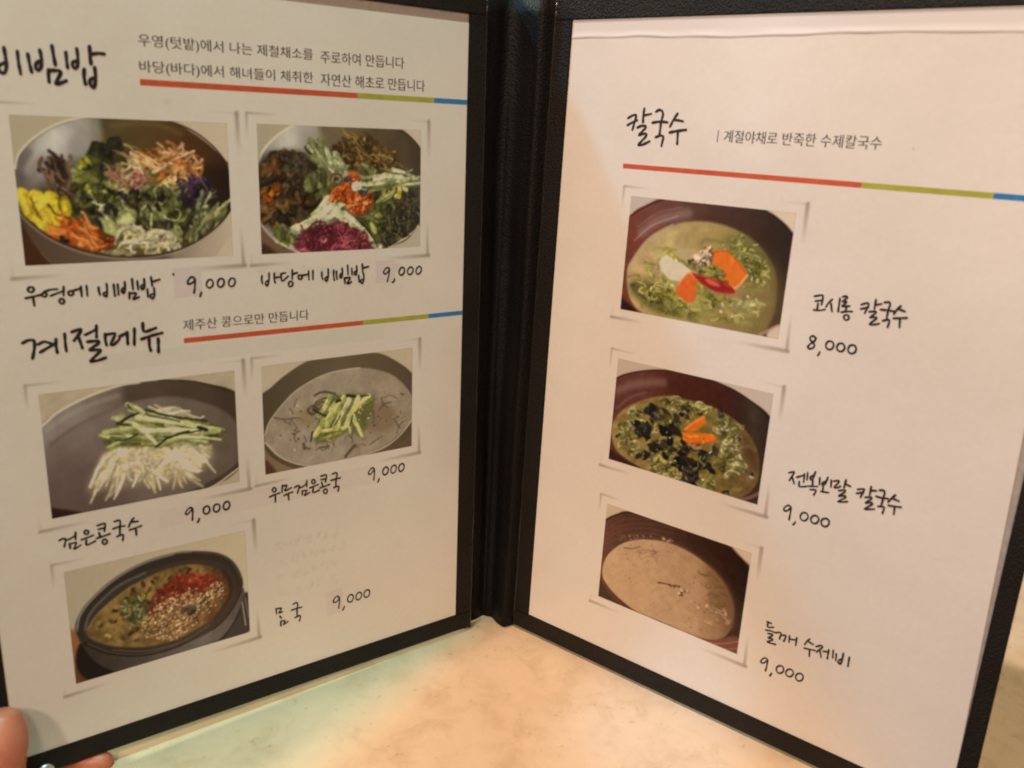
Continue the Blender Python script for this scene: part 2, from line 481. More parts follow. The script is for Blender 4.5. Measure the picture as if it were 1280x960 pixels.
# ------------------------------------------------------------------ handwriting: pen strokes in page millimetres
STROKES = {
    'bibimbap_head': ('L', 1.05, '19.6,272.5 19.5,269.6 19.4,264.7/23.1,273.1 23.3,269.9 23.2,267.1 22.6,265.4 21.8,265.2 21.0,265.9 20.9,267.0 21.9,268.0 23.2,268.4/26.9,272.3 26.9,269.1 27.2,265.3/29.9,271.7 30.1,269.0 30.5,266.1/33.6,273.2 33.9,270.4 33.5,267.9 32.6,266.7 31.9,267.2 32.0,268.6 32.9,269.6 33.9,269.9/37.4,274.9 37.6,272.1 37.9,268.9/35.7,267.2 35.5,265.2 35.5,263.3/35.8,266.9 37.4,267.1 39.2,267.0 39.2,266.1 38.2,264.3 37.5,262.9 38.7,263.0 40.8,264.0/41.5,273.2 41.5,270.7 41.6,268.2/45.0,274.6 45.1,271.8 44.8,269.2 44.0,268.1 43.2,268.8 43.4,270.1 45.1,270.8/49.1,275.6 49.0,272.9 49.1,270.1/49.3,273.1 51.4,273.6 53.6,273.6/46.8,268.1 46.5,265.7 46.8,263.3/50.2,268.9 50.2,265.6 49.8,263.3 49.3,262.2 48.3,263.2 48.4,264.7 49.3,265.4 50.1,265.5'),
    'uyeong': ('L', 0.74, '23.1,194.5 22.7,194.4 22.5,194.1 22.3,193.8 22.3,193.4 22.5,193.1 22.7,192.9 23.1,192.7 23.4,192.7 23.8,192.9 24.0,193.2 24.2,193.5 24.1,193.8 24.0,194.2 23.8,194.4 23.4,194.5 23.1,194.5/21.3,190.7 23.6,191.1 26.0,191.5/23.7,190.9 23.7,189.4 23.8,187.9/27.1,192.2 26.9,192.1 26.6,191.9 26.5,191.7 26.5,191.4 26.7,191.1 26.9,190.9 27.1,190.8 27.4,190.8 27.7,190.9 27.9,191.2 28.0,191.4 28.0,191.7 27.9,191.9 27.7,192.1 27.4,192.2 27.1,192.2/27.3,192.6 29.4,193.2 31.5,193.2/29.2,191.0 31.6,191.8 33.7,192.5/33.7,194.0 33.4,190.8/32.5,189.7 32.2,189.6 32.0,189.3 31.9,189.0 31.9,188.6 32.0,188.3 32.2,188.1 32.5,187.9 32.8,187.9 33.1,188.1 33.3,188.3 33.4,188.7 33.4,189.0 33.3,189.3 33.1,189.6 32.8,189.7 32.5,189.7/35.6,192.3 35.3,192.1 35.1,191.9 35.0,191.6 35.0,191.3 35.1,191.0 35.3,190.8 35.6,190.7 36.0,190.7 36.3,190.8 36.5,191.0 36.6,191.3 36.6,191.7 36.5,191.9 36.2,192.2 35.9,192.3 35.6,192.3/36.6,192.3 38.6,192.8/39.3,193.6 39.3,190.2/41.2,193.8 41.2,190.2/45.2,193.0 45.2,191.4 45.5,190.2/48.0,194.1 48.0,191.2 47.6,189.4 46.9,189.7 46.7,190.6 47.9,191.2/50.4,193.6 50.5,189.4/51.8,193.6 51.8,189.7/54.3,194.3 54.2,191.5 53.6,190.2 53.0,190.9 53.3,191.9 54.2,192.3/56.9,195.3 57.0,191.5/55.6,190.3 55.5,188.0/55.7,190.0 58.0,189.9 57.8,189.3 56.8,187.8 57.6,187.8 58.9,188.4/58.7,194.3 58.8,191.3/61.2,195.0 61.1,192.1 60.5,191.1 59.9,191.7 60.2,192.6 61.2,192.9/63.7,195.6 63.9,192.3/63.8,193.7 66.8,194.5/62.1,191.1 62.1,188.2/64.5,191.4 64.5,188.7 63.8,187.4 63.0,188.1 63.3,189.0 64.5,189.2'),
    'price1': ('L', 0.72, '79.9,193.7 79.3,194.5 78.3,194.5 77.2,193.1 77.2,192.1 78.2,192.0 79.3,192.7 80.0,193.5/80.0,193.8 79.8,191.1 79.3,188.4/82.1,188.4 81.8,187.5 81.5,186.8/85.8,193.2 85.3,193.1 84.8,192.7 84.4,192.2 84.3,191.6 84.3,190.9 84.5,190.4 84.9,190.1 85.3,189.9 85.9,190.1 86.3,190.4 86.7,191.0 86.9,191.6 86.8,192.2 86.6,192.7 86.3,193.1 85.8,193.2/90.2,193.3 89.6,193.2 89.1,192.8 88.8,192.3 88.6,191.6 88.6,191.0 88.8,190.5 89.2,190.1 89.7,190.0 90.2,190.1 90.7,190.5 91.0,191.0 91.2,191.7 91.2,192.3 91.0,192.9 90.6,193.2 90.2,193.3/94.5,193.2 94.0,193.1 93.6,192.7 93.2,192.2 93.0,191.5 93.0,190.9 93.2,190.4 93.6,190.0 94.1,189.9 94.6,190.1 95.1,190.4 95.4,191.0 95.6,191.6 95.6,192.2 95.4,192.8 95.0,193.1 94.5,193.2/71.9,196.2 72.0,196.0'),
    'badang': ('L', 0.74, '106.7,193.4 106.5,191.7 106.8,190.2/109.7,194.4 109.5,191.3 108.8,189.2 108.1,189.7 108.2,190.8 109.5,191.4/111.9,194.1 111.8,192.0 112.1,190.2/112.0,192.2 114.3,192.5/114.6,193.7 116.6,194.0/114.8,193.7 114.8,191.2 115.5,190.8 117.8,192.6/119.6,195.0 119.5,191.3/119.6,193.2 121.7,193.8/118.9,190.3 118.5,190.3 118.2,190.1 117.9,189.7 117.8,189.3 117.8,188.9 118.0,188.6 118.3,188.3 118.6,188.2 119.0,188.3 119.3,188.5 119.6,188.8 119.7,189.2 119.7,189.6 119.5,190.0 119.3,190.2 118.9,190.3/122.7,192.7 122.4,192.6 122.2,192.3 122.1,192.0 122.2,191.6 122.3,191.3 122.5,191.1 122.8,191.0 123.2,191.0 123.5,191.1 123.7,191.4 123.8,191.7 123.7,192.1 123.6,192.4 123.3,192.6 123.0,192.7 122.7,192.7/123.7,192.5 126.4,192.8/126.7,194.2 126.8,190.6/128.7,194.3 128.6,190.6/132.7,193.4 132.6,191.8 133.0,190.4/135.6,194.5 135.5,191.3 134.9,189.5 134.1,190.0 134.2,190.9 135.6,191.4/138.1,193.9 138.0,191.9 138.3,189.6/139.4,193.4 139.3,191.8 139.6,190.0/142.0,194.5 142.1,191.9 141.5,190.4 140.9,190.9 141.1,191.9 142.0,192.4/144.6,195.6 144.7,191.7/143.0,190.4 143.2,188.0/143.2,190.2 145.7,190.3 145.5,189.7 144.3,187.9 145.2,187.8 146.3,188.4/146.5,194.2 146.6,191.4/148.8,195.1 148.9,192.7 148.4,191.2 147.7,191.8 147.9,192.6 148.9,193.0/151.5,195.8 151.7,192.3/151.7,194.0 154.5,194.6/149.7,191.0 149.9,188.2/152.1,191.7 152.2,189.0 151.5,187.4 150.7,188.1 150.9,188.9 152.2,189.3'),
    'price2': ('L', 0.72, '164.9,192.8 164.1,193.5 163.0,193.2 161.9,191.8 162.4,190.8 163.5,191.1 164.8,192.7/164.9,192.9 164.5,190.2 163.8,187.4/167.4,188.3 167.1,187.2 166.2,186.9/171.4,193.2 170.8,193.1 170.3,192.7 169.9,192.1 169.7,191.4 169.7,190.8 169.9,190.3 170.3,189.9 170.8,189.8 171.3,189.9 171.8,190.3 172.2,190.9 172.4,191.6 172.4,192.2 172.2,192.8 171.8,193.1 171.4,193.2/175.7,193.2 175.1,193.0 174.6,192.7 174.2,192.1 174.0,191.4 174.0,190.8 174.2,190.3 174.6,189.9 175.1,189.8 175.7,189.9 176.2,190.3 176.6,190.9 176.8,191.5 176.8,192.2 176.6,192.7 176.2,193.0 175.7,193.2/180.0,193.2 179.5,193.0 179.0,192.6 178.6,192.1 178.4,191.4 178.3,190.8 178.6,190.2 178.9,189.8 179.4,189.7 180.0,189.9 180.5,190.3 180.9,190.8 181.1,191.5 181.1,192.2 180.9,192.7 180.5,193.1 180.0,193.2'),
    'season_head': ('L', 1.0, '18.8,174.9 20.6,175.7 22.4,175.5 22.4,173.1 21.4,169.0/23.6,173.9 25.6,174.7 27.4,174.0 28.6,173.3/24.1,171.0 26.7,172.4 29.5,173.9/29.5,175.2 29.3,172.8 29.5,170.2/32.5,176.9 32.4,173.6 32.5,170.5/34.9,177.3 37.8,178.1 37.9,177.3 36.8,175.8 35.4,174.1/37.0,175.1 37.4,173.3 37.9,171.0/39.2,175.8 41.7,176.8 43.0,177.6/43.3,178.9 43.0,174.5/39.8,173.2 43.4,173.1 43.3,172.1 40.3,170.1 43.8,169.7 43.4,168.8 40.3,165.8 42.8,165.8 45.5,166.5/46.0,175.5 45.9,173.3 46.2,171.2/46.4,175.2 49.3,175.4 49.2,174.4 47.6,171.3 48.8,171.2 50.8,173.0/50.9,174.0 53.7,175.2/53.7,175.4 53.6,170.9/56.4,176.5 55.9,170.4/59.5,178.3 59.5,175.5 60.6,175.0 64.1,176.0/58.6,172.2 62.4,173.2 66.3,173.9/61.4,172.1 61.3,169.3 61.7,167.4/64.7,171.8 64.5,166.5'),
    'kongguksu': ('L', 0.7, '23.5,97.6 24.7,98.1 25.7,97.8 25.5,96.5 25.0,94.6/26.2,97.1 27.8,97.6 29.2,98.4/29.3,99.6 29.1,96.8/26.9,95.5 27.0,93.5/27.1,95.3 29.2,95.4 29.1,94.7 28.2,93.0 29.1,93.1 30.7,93.9/33.0,99.6 32.7,99.5 32.5,99.2 32.5,98.9 32.4,98.6 32.5,98.2 32.7,98.0 33.0,97.8 33.2,97.8 33.5,97.9 33.7,98.1 33.8,98.4 33.8,98.8 33.7,99.1 33.5,99.4 33.2,99.5 33.0,99.6/31.1,96.0 33.2,96.4 35.4,96.9/32.8,95.4 32.6,93.8 33.3,93.4 35.9,94.3/37.1,100.5 39.7,100.8 40.0,100.1 39.5,97.5/37.4,98.9 39.7,99.0/37.5,97.4 37.9,95.6/36.5,95.3 38.9,95.6 41.4,96.0/39.4,94.2 39.1,94.2 38.8,94.0 38.6,93.8 38.4,93.4 38.4,93.0 38.6,92.6 38.8,92.3 39.1,92.1 39.4,92.1 39.7,92.3 39.9,92.5 40.1,92.9 40.1,93.3 39.9,93.7 39.7,94.0 39.4,94.2/43.4,100.7 44.9,100.9 45.5,100.2 45.2,97.9/42.6,97.8 44.8,98.2 47.0,98.0/45.2,97.9 44.9,94.8/43.8,94.2 45.7,94.6 46.2,94.1 45.8,92.1/50.5,100.5 49.4,99.2 48.4,97.3/49.6,99.0 52.0,98.8/48.6,95.8 50.9,96.2 53.2,96.6/51.0,95.9 51.0,94.6 51.0,93.1'),
    'price3': ('L', 0.7, '73.5,99.2 72.6,100.0 71.6,99.4 70.6,98.2 70.8,97.3 71.5,97.4 73.2,99.0/73.5,99.3 73.4,96.9 73.1,94.2/75.9,94.2 75.6,93.3 75.1,92.7/79.4,99.1 78.9,99.0 78.4,98.8 78.0,98.3 77.8,97.7 77.8,97.0 77.9,96.4 78.3,95.9 78.7,95.7 79.3,95.7 79.8,95.9 80.2,96.4 80.4,97.1 80.4,97.7 80.3,98.3 79.9,98.8 79.4,99.1/83.6,99.0 83.1,99.0 82.6,98.8 82.2,98.3 82.0,97.6 81.9,97.0 82.1,96.3 82.5,95.9 83.0,95.6 83.5,95.6 84.0,95.9 84.4,96.4 84.6,97.0 84.7,97.7 84.5,98.3 84.1,98.8 83.6,99.0/87.9,99.2 87.3,99.2 86.8,98.9 86.4,98.3 86.2,97.7 86.1,97.0 86.3,96.3 86.6,95.9 87.1,95.7 87.6,95.7 88.1,96.0 88.5,96.5 88.8,97.2 88.8,97.9 88.7,98.5 88.3,99.0 87.9,99.2'),
    'umu': ('L', 0.7, '108.5,101.1 108.1,101.0 107.9,100.8 107.7,100.5 107.6,100.2 107.7,99.8 107.8,99.5 108.1,99.2 108.4,99.1 108.7,99.2 109.0,99.3 109.2,99.6 109.2,100.0 109.2,100.4 109.0,100.7 108.8,101.0 108.5,101.1/106.3,97.2 108.6,97.8 110.9,98.1/108.9,97.2 108.7,94.4/112.2,101.4 111.9,98.2/112.2,101.0 114.1,101.0 114.0,100.3 113.1,98.8 114.0,98.7 116.2,99.4/112.7,96.4 114.7,97.0 116.8,97.3/114.7,96.5 114.9,94.0/117.7,99.2 119.1,99.7 120.0,99.4 119.5,97.9 119.0,96.3/120.2,98.5 122.2,99.1 123.5,100.3/123.5,101.3 123.4,98.4/121.2,96.9 121.2,95.0/121.3,96.7 123.4,96.7 123.1,96.0 122.2,94.5 123.3,94.8 124.7,95.4/126.6,101.1 126.3,101.0 126.0,100.9 125.9,100.6 125.8,100.2 125.8,99.9 126.0,99.5 126.2,99.3 126.5,99.2 126.8,99.2 127.1,99.4 127.3,99.7 127.4,100.0 127.3,100.4 127.2,100.7 126.9,101.0 126.6,101.1/124.7,97.5 127.0,97.9 128.9,98.3/126.4,97.1 126.2,95.1 127.3,95.0 129.3,95.5/130.1,102.0 132.5,102.2 132.9,101.5 132.3,98.8/130.2,100.3 132.6,100.3/130.5,99.0 131.0,97.0/129.6,96.5 131.9,96.8 134.3,97.2/132.4,95.4 132.0,95.4 131.7,95.2 131.5,94.9 131.3,94.5 131.3,94.0 131.5,93.7 131.8,93.4 132.1,93.2 132.4,93.3 132.8,93.4 133.0,93.8 133.1,94.2 133.1,94.6 133.0,95.0 132.7,95.2 132.4,95.4/135.7,101.9 137.4,102.2 138.1,101.4 137.5,99.2/135.0,99.0 137.4,99.2 139.6,99.3/137.5,99.2 137.3,95.7/136.3,95.2 138.3,95.5 138.9,95.0 138.3,93.1'),
    'price4': ('L', 0.68, '156.9,100.0 156.0,100.9 154.9,100.4 153.9,99.0 154.1,98.0 155.1,98.0 156.8,99.9/156.9,100.1 156.9,97.4 156.6,94.8/159.4,94.8 159.1,93.9 158.7,93.1/163.0,99.9 162.4,99.8 161.9,99.4 161.6,98.8 161.3,98.1 161.3,97.3 161.6,96.7 162.0,96.2 162.5,96.1 163.1,96.2 163.6,96.6 164.0,97.2 164.2,97.9 164.2,98.6 163.9,99.2 163.5,99.7 163.0,99.9/167.4,100.0 166.8,99.8 166.2,99.5 165.8,98.9 165.6,98.1 165.6,97.4 165.8,96.7 166.1,96.3 166.7,96.1 167.2,96.2 167.8,96.5 168.2,97.2 168.4,97.9 168.5,98.6 168.3,99.3 167.9,99.8 167.4,100.0/171.6,99.9 171.0,99.8 170.4,99.5 170.0,98.9 169.8,98.2 169.8,97.4 170.0,96.8 170.4,96.3 170.9,96.1 171.5,96.2 172.0,96.6 172.5,97.2 172.7,97.9 172.7,98.6 172.5,99.2 172.1,99.7 171.6,99.9'),
    'momguk': ('L', 0.68, '107.2,42.9 107.4,40.1/107.3,42.7 109.7,42.4 109.5,41.7 108.5,40.4 110.1,40.4/108.8,38.6 109.2,38.0 109.5,37.4/109.2,35.9 109.2,33.5/109.3,35.8 111.1,35.6 111.0,34.8 110.3,33.7 112.6,34.7/115.3,42.6 116.9,43.0 117.5,41.8 117.1,39.3/114.4,39.8 116.8,40.0 119.3,39.9/117.1,39.3 117.0,36.0/116.0,35.5 118.1,36.0 118.6,35.3 118.1,33.2'),
    'price5': ('L', 0.68, '138.3,38.7 137.4,40.1 135.9,39.7 135.1,38.2 135.5,37.3 136.8,37.4 138.2,38.6/138.3,38.9 138.1,36.0 137.8,33.6/140.7,33.7 140.2,32.6 139.8,32.0/144.3,38.9 143.7,38.9 143.2,38.6 142.7,38.0 142.5,37.4 142.4,36.6 142.6,35.9 143.0,35.4 143.5,35.1 144.1,35.1 144.7,35.4 145.1,36.0 145.4,36.6 145.4,37.4 145.2,38.1 144.8,38.6 144.3,38.9/148.6,38.9 148.1,38.8 147.5,38.5 147.1,38.0 146.8,37.3 146.8,36.6 146.9,35.9 147.3,35.3 147.9,35.0 148.5,35.1 149.0,35.4 149.4,35.9 149.7,36.6 149.8,37.3 149.6,38.0 149.2,38.6 148.6,38.9/152.9,38.9 152.3,38.9 151.8,38.6 151.3,38.1 151.1,37.4 151.0,36.6 151.2,35.9 151.6,35.4 152.2,35.1 152.8,35.1 153.3,35.4 153.8,36.0 154.0,36.7 154.1,37.4 153.8,38.1 153.5,38.6 152.9,38.9'),
    'kalguksu_head': ('R', 1.0, '32.6,261.7 34.6,262.8 36.0,263.2 36.5,262.7 36.1,260.5 35.3,257.0/32.7,258.8 34.9,260.0 37.2,261.0/40.2,265.8 40.0,263.1 40.2,260.3/40.3,263.0 41.7,263.4 43.7,263.8/37.7,258.0 39.5,258.8 41.6,258.8 41.5,257.9 40.2,256.5 38.8,255.0 41.5,255.7 42.4,255.4 42.1,254.4 40.5,252.7 39.0,250.9 41.0,251.1 44.2,252.6/46.0,264.8 47.4,265.6 48.9,265.1 49.4,263.7 48.9,260.7/44.8,260.3 48.5,260.9 51.9,260.7/48.8,260.5 48.8,257.8 48.7,255.2/47.0,254.5 49.2,255.3 50.6,254.9 50.5,253.3 50.2,251.1/56.2,264.4 54.7,262.1 53.3,259.1/55.2,261.8 57.1,261.7 59.0,261.4/53.4,256.7 56.4,257.4 60.8,258.1/57.2,257.2 57.5,252.3'),
    'kosirong': ('R', 0.75, '124.1,198.5 127.0,199.4 127.4,198.5 127.3,195.7/124.7,196.7 127.2,197.4/125.9,195.9 125.9,193.6/124.6,193.2 126.9,193.4 128.9,194.1/131.1,198.4 130.0,197.0 129.1,195.2/130.9,196.7 131.2,195.2 131.7,193.8/133.9,199.2 134.0,194.1/134.9,200.0 136.0,200.4 136.6,199.9 135.0,198.2 136.2,198.5 136.5,198.0 135.1,196.4 137.9,196.9/136.9,196.5 136.7,194.8/135.2,194.1 137.2,194.7 139.2,195.0/137.0,193.3 136.7,193.1 136.5,192.8 136.4,192.4 136.6,192.0 136.8,191.7 137.1,191.5 137.5,191.4 137.9,191.6 138.2,191.8 138.4,192.1 138.4,192.5 138.3,192.9 138.1,193.2 137.7,193.4 137.4,193.4 137.0,193.3/142.1,198.2 144.1,199.1 144.8,198.8 143.9,195.2/142.2,196.5 144.9,197.7/147.1,200.8 147.1,197.4/147.1,198.8 149.3,199.6/145.4,196.0 147.7,196.5 147.8,195.8 146.1,193.9 148.2,194.4 148.4,193.8 146.2,191.4 147.9,191.5 149.7,192.2/150.3,200.3 151.8,200.7 152.4,200.0 152.1,197.8/149.4,197.5 151.7,197.6 154.2,197.6/152.1,197.6 152.0,194.5/150.8,193.5 152.7,194.2 153.2,193.7 152.9,191.5/156.2,199.9 155.2,198.6 154.3,196.6/155.6,198.7 157.9,198.2/154.4,195.0 156.7,195.5 159.0,196.0/156.7,195.4 157.0,192.2'),
    'price6': ('R', 0.75, '127.1,182.4 125.9,183.1 124.9,182.3 125.2,181.2 126.8,179.9 126.9,178.6 125.3,177.7 124.5,178.4 125.4,179.8 126.9,181.4 127.2,182.4/129.5,177.2 129.2,176.3 128.9,175.7/132.9,182.2 132.3,182.1 131.8,181.7 131.5,181.1 131.4,180.5 131.5,179.9 131.8,179.3 132.3,179.0 132.9,178.9 133.5,179.1 134.0,179.5 134.3,180.1 134.4,180.7 134.3,181.3 134.0,181.8 133.5,182.2 132.9,182.2/137.1,182.2 136.6,182.1 136.1,181.7 135.8,181.1 135.7,180.5 135.8,179.9 136.1,179.4 136.6,179.1 137.2,179.0 137.8,179.1 138.2,179.5 138.6,180.1 138.7,180.7 138.5,181.3 138.2,181.8 137.7,182.2 137.1,182.2/141.5,182.4 140.9,182.2 140.4,181.8 140.1,181.2 140.0,180.6 140.1,179.9 140.4,179.4 140.9,179.1 141.5,179.0 142.1,179.2 142.6,179.6 142.9,180.2 143.0,180.8 142.9,181.4 142.6,182.0 142.1,182.3 141.5,182.4'),
    'jeonbok': ('R', 0.75, '124.8,125.3 126.8,126.3 126.7,125.3 125.4,122.1/126.5,123.7 127.0,122.5 127.6,121.3/128.2,124.3 131.0,126.0/131.1,126.7 131.3,123.1/129.5,122.8 129.7,120.9 130.7,120.9 132.7,121.7/132.3,127.5 132.5,124.4/135.3,128.7 134.7,125.5 134.1,124.9 133.6,125.6 134.2,126.7 135.1,126.9/134.8,124.8 135.1,122.6/133.4,122.0 137.0,122.9/134.4,120.8 136.6,121.3 136.7,120.6 136.1,118.9/137.4,126.8 137.7,123.9/140.5,127.9 139.9,125.0 139.0,124.1 138.7,124.8 139.4,125.7 140.2,126.0/139.2,123.9 139.4,121.6/138.7,121.3 141.7,121.7/142.0,127.2 142.3,124.3/143.0,127.0 144.8,127.8 145.0,127.1 143.6,124.6 144.7,124.7 145.9,125.7/147.6,128.9 147.3,125.6/147.4,127.2 149.6,126.8/145.5,123.7 147.8,124.7 147.9,123.8 145.8,121.5 148.2,122.3 148.5,121.7 146.0,119.2 147.8,119.6 149.5,120.3/152.5,126.4 154.9,127.3 154.9,126.6 154.1,123.5/152.4,124.7 154.9,125.9/157.3,129.0 157.3,125.5/157.3,127.4 159.4,127.9/155.8,124.1 158.1,124.8 158.1,124.0 156.3,121.8 158.5,122.7 158.8,122.0 156.4,119.4 158.2,119.8 159.9,120.4/160.5,128.5 162.1,128.8 162.6,128.0 162.4,125.8/159.7,125.7 162.0,125.7 164.1,126.1/162.4,125.8 162.2,122.8/161.0,121.9 163.2,122.4 163.4,121.9 163.1,119.7/166.5,128.3 165.6,127.0 164.4,124.8/165.8,126.7 168.1,126.3/164.7,123.5 167.1,123.8 169.3,124.2/167.0,123.7 167.2,120.6'),
    'price7': ('R', 0.75, '127.8,110.8 126.7,111.5 125.3,110.2 125.0,108.8 126.0,108.6 127.0,109.6 127.7,110.8/127.8,111.0 127.9,108.4 127.8,105.3/130.5,105.2 130.2,104.4 129.7,103.7/133.5,110.4 132.9,110.1 132.5,109.6 132.2,108.9 132.1,108.2 132.3,107.6 132.7,107.1 133.2,106.9 133.9,106.9 134.5,107.2 134.9,107.7 135.2,108.4 135.3,109.1 135.1,109.7 134.7,110.2 134.2,110.4 133.5,110.4/137.9,110.5 137.3,110.2 136.9,109.7 136.6,109.1 136.5,108.4 136.7,107.8 137.1,107.3 137.7,107.1 138.3,107.1 138.9,107.4 139.3,107.9 139.6,108.6 139.7,109.3 139.5,109.9 139.1,110.3 138.6,110.6 137.9,110.5/142.2,110.6 141.6,110.3 141.1,109.8 140.8,109.2 140.8,108.5 141.0,107.8 141.4,107.4 141.9,107.2 142.6,107.2 143.2,107.5 143.6,108.0 143.9,108.7 143.9,109.3 143.8,110.0 143.4,110.4 142.8,110.7 142.2,110.6'),
    'sujebi': ('R', 0.72, '125.2,56.8 127.3,56.8/125.8,56.6 125.7,54.9 126.4,54.6 128.3,55.4/125.2,52.8 127.7,53.3 129.4,53.3 131.6,54.3 132.0,53.7 131.7,51.2/126.5,51.6 128.4,52.0 128.4,51.4 126.8,49.6 128.5,50.0 128.9,49.5 126.7,47.6 128.5,47.7 130.4,48.0/132.0,53.2 134.0,53.9 134.2,53.2 133.6,50.8/135.7,54.4 135.9,51.5/136.1,52.9 138.5,53.7/138.8,54.8 138.8,51.3/144.1,56.5 143.2,55.1 142.4,53.1/143.6,55.1 145.9,54.7/142.5,51.5 144.8,51.9 147.0,52.4/144.8,51.7 145.1,48.7/147.2,54.3 149.1,55.6 149.8,55.1 148.8,53.5 147.7,51.9/149.0,53.1 149.9,50.4/150.3,53.3 152.2,54.1/152.4,55.1 152.4,50.9/154.2,55.6 154.4,52.1/155.6,54.6 155.8,51.6/158.3,55.9 158.2,52.5 157.8,50.8 156.9,51.1 157.1,52.3 158.2,53.3/160.8,55.3 160.9,51.1'),
    'price8': ('R', 0.72, '128.1,39.4 126.8,39.8 125.6,38.5 125.2,37.1 126.4,37.0 128.0,39.0/128.1,39.4 128.1,36.4 127.9,33.8/130.7,33.9 130.4,33.1 130.1,32.3/133.8,39.1 133.2,38.7 132.7,38.1 132.4,37.4 132.4,36.7 132.6,36.1 133.0,35.6 133.5,35.4 134.1,35.5 134.7,35.9 135.2,36.5 135.5,37.2 135.5,38.0 135.3,38.6 134.9,39.0 134.4,39.2 133.8,39.1/138.0,39.3 137.4,38.9 137.0,38.4 136.7,37.6 136.6,36.9 136.8,36.3 137.2,35.9 137.8,35.7 138.4,35.8 139.0,36.2 139.4,36.8 139.7,37.5 139.8,38.2 139.6,38.8 139.2,39.2 138.7,39.4 138.0,39.3/142.4,39.3 141.8,38.9 141.3,38.3 141.0,37.6 141.0,36.9 141.2,36.2 141.6,35.8 142.1,35.6 142.7,35.7 143.3,36.1 143.8,36.7 144.0,37.4 144.1,38.1 143.9,38.8 143.5,39.2 143.0,39.4 142.4,39.3'),
}

def catmull(P, step):
    P = [np.array(p_, float) for p_ in P]
    if len(P) == 2:
        n = max(2, int(np.linalg.norm(P[1] - P[0]) / step))
        return [P[0] + (P[1] - P[0]) * t for t in np.linspace(0, 1, n + 1)]
    closed = np.linalg.norm(P[0] - P[-1]) < 0.05
    Q = [P[-2] if closed else 2 * P[0] - P[1]] + P + [P[1] if closed else 2 * P[-1] - P[-2]]
    out = []
    for k in range(1, len(Q) - 2):
        a, b, c_, e = Q[k - 1:k + 3]
        n = max(2, int(np.linalg.norm(c_ - b) / step))
        for j in range(n):
            t = j / n
            h = 0.5 * ((2 * b) + (c_ - a) * t + (2 * a - 5 * b + 4 * c_ - e) * t * t + (3 * b - a - 3 * c_ + e) * t ** 3)
            out.append(h * 0.7 + (b + (c_ - b) * t) * 0.3)
    out.append(P[-1])
    return out

def pen(name, key, part_name, label=None):
    s, w, data = STROKES[key]
    w *= 1.13 if s == 'L' else 1.05
    rs = random.Random(key)
    vs, fs = [], []
    z = 0.06
    for st in data.split('/'):
        P = [tuple(map(float, q.split(','))) for q in st.split()]
        P = catmull(P, 0.22)
        wv = w * rs.uniform(0.92, 1.08)
        n = len(P)
        first = len(vs)
        L_, R_ = [], []
        for k, p_ in enumerate(P):
            t = P[min(k + 1, n - 1)] - P[max(k - 1, 0)]
            l = np.linalg.norm(t)
            t = t / l if l > 1e-9 else np.array([1.0, 0])
            nn = np.array([-t[1], t[0]])
            ww = wv * 0.5 * (1 + 0.10 * math.sin(k * 0.35 + rs.uniform(0, .4)))
            z += 0.00012
            for arr, sg in ((L_, 1), (R_, -1)):
                q = p_ + nn * ww * sg
                arr.append(len(vs)); vs.append(pt(s, q[0], q[1], z))
        for k in range(n - 1):
            fs.append((L_[k], R_[k], R_[k + 1], L_[k + 1]))
        for end, sgn in ((0, -1), (n - 1, 1)):
            t = (P[1] - P[0]) if end == 0 else (P[-1] - P[-2])
            a0 = math.atan2(t[1], t[0])
            fan = []
            for j in range(1, 6):
                an = a0 + (math.pi / 2 + math.pi * j / 6 if end == 0 else -math.pi / 2 + math.pi * j / 6)
                fan.append(len(vs)); vs.append(pt(s, P[end][0] + math.cos(an) * wv * .5, P[end][1] + math.sin(an) * wv * .5, z))
            fs.append((L_[0], *fan, R_[0]) if end == 0 else (R_[-1], *fan, L_[-1]))
        z += 0.002
    o = mesh(part_name, vs, fs, M['black_ink'], page[s])
    if label:
        o["label"] = label
for key, nm in (('bibimbap_head', 'heading'), ('uyeong', 'dish_name'), ('price1', 'price'), ('badang', 'dish_name'), ('price2', 'price'), ('season_head', 'heading'),
                ('kongguksu', 'dish_name'), ('price3', 'price'), ('umu', 'dish_name'), ('price4', 'price'), ('momguk', 'dish_name'), ('price5', 'price'),
                ('kalguksu_head', 'heading'), ('kosirong', 'dish_name'), ('price6', 'price'), ('jeonbok', 'dish_name'), ('price7', 'price'), ('sujebi', 'dish_name'), ('price8', 'price')):
    pen(key, key, nm)

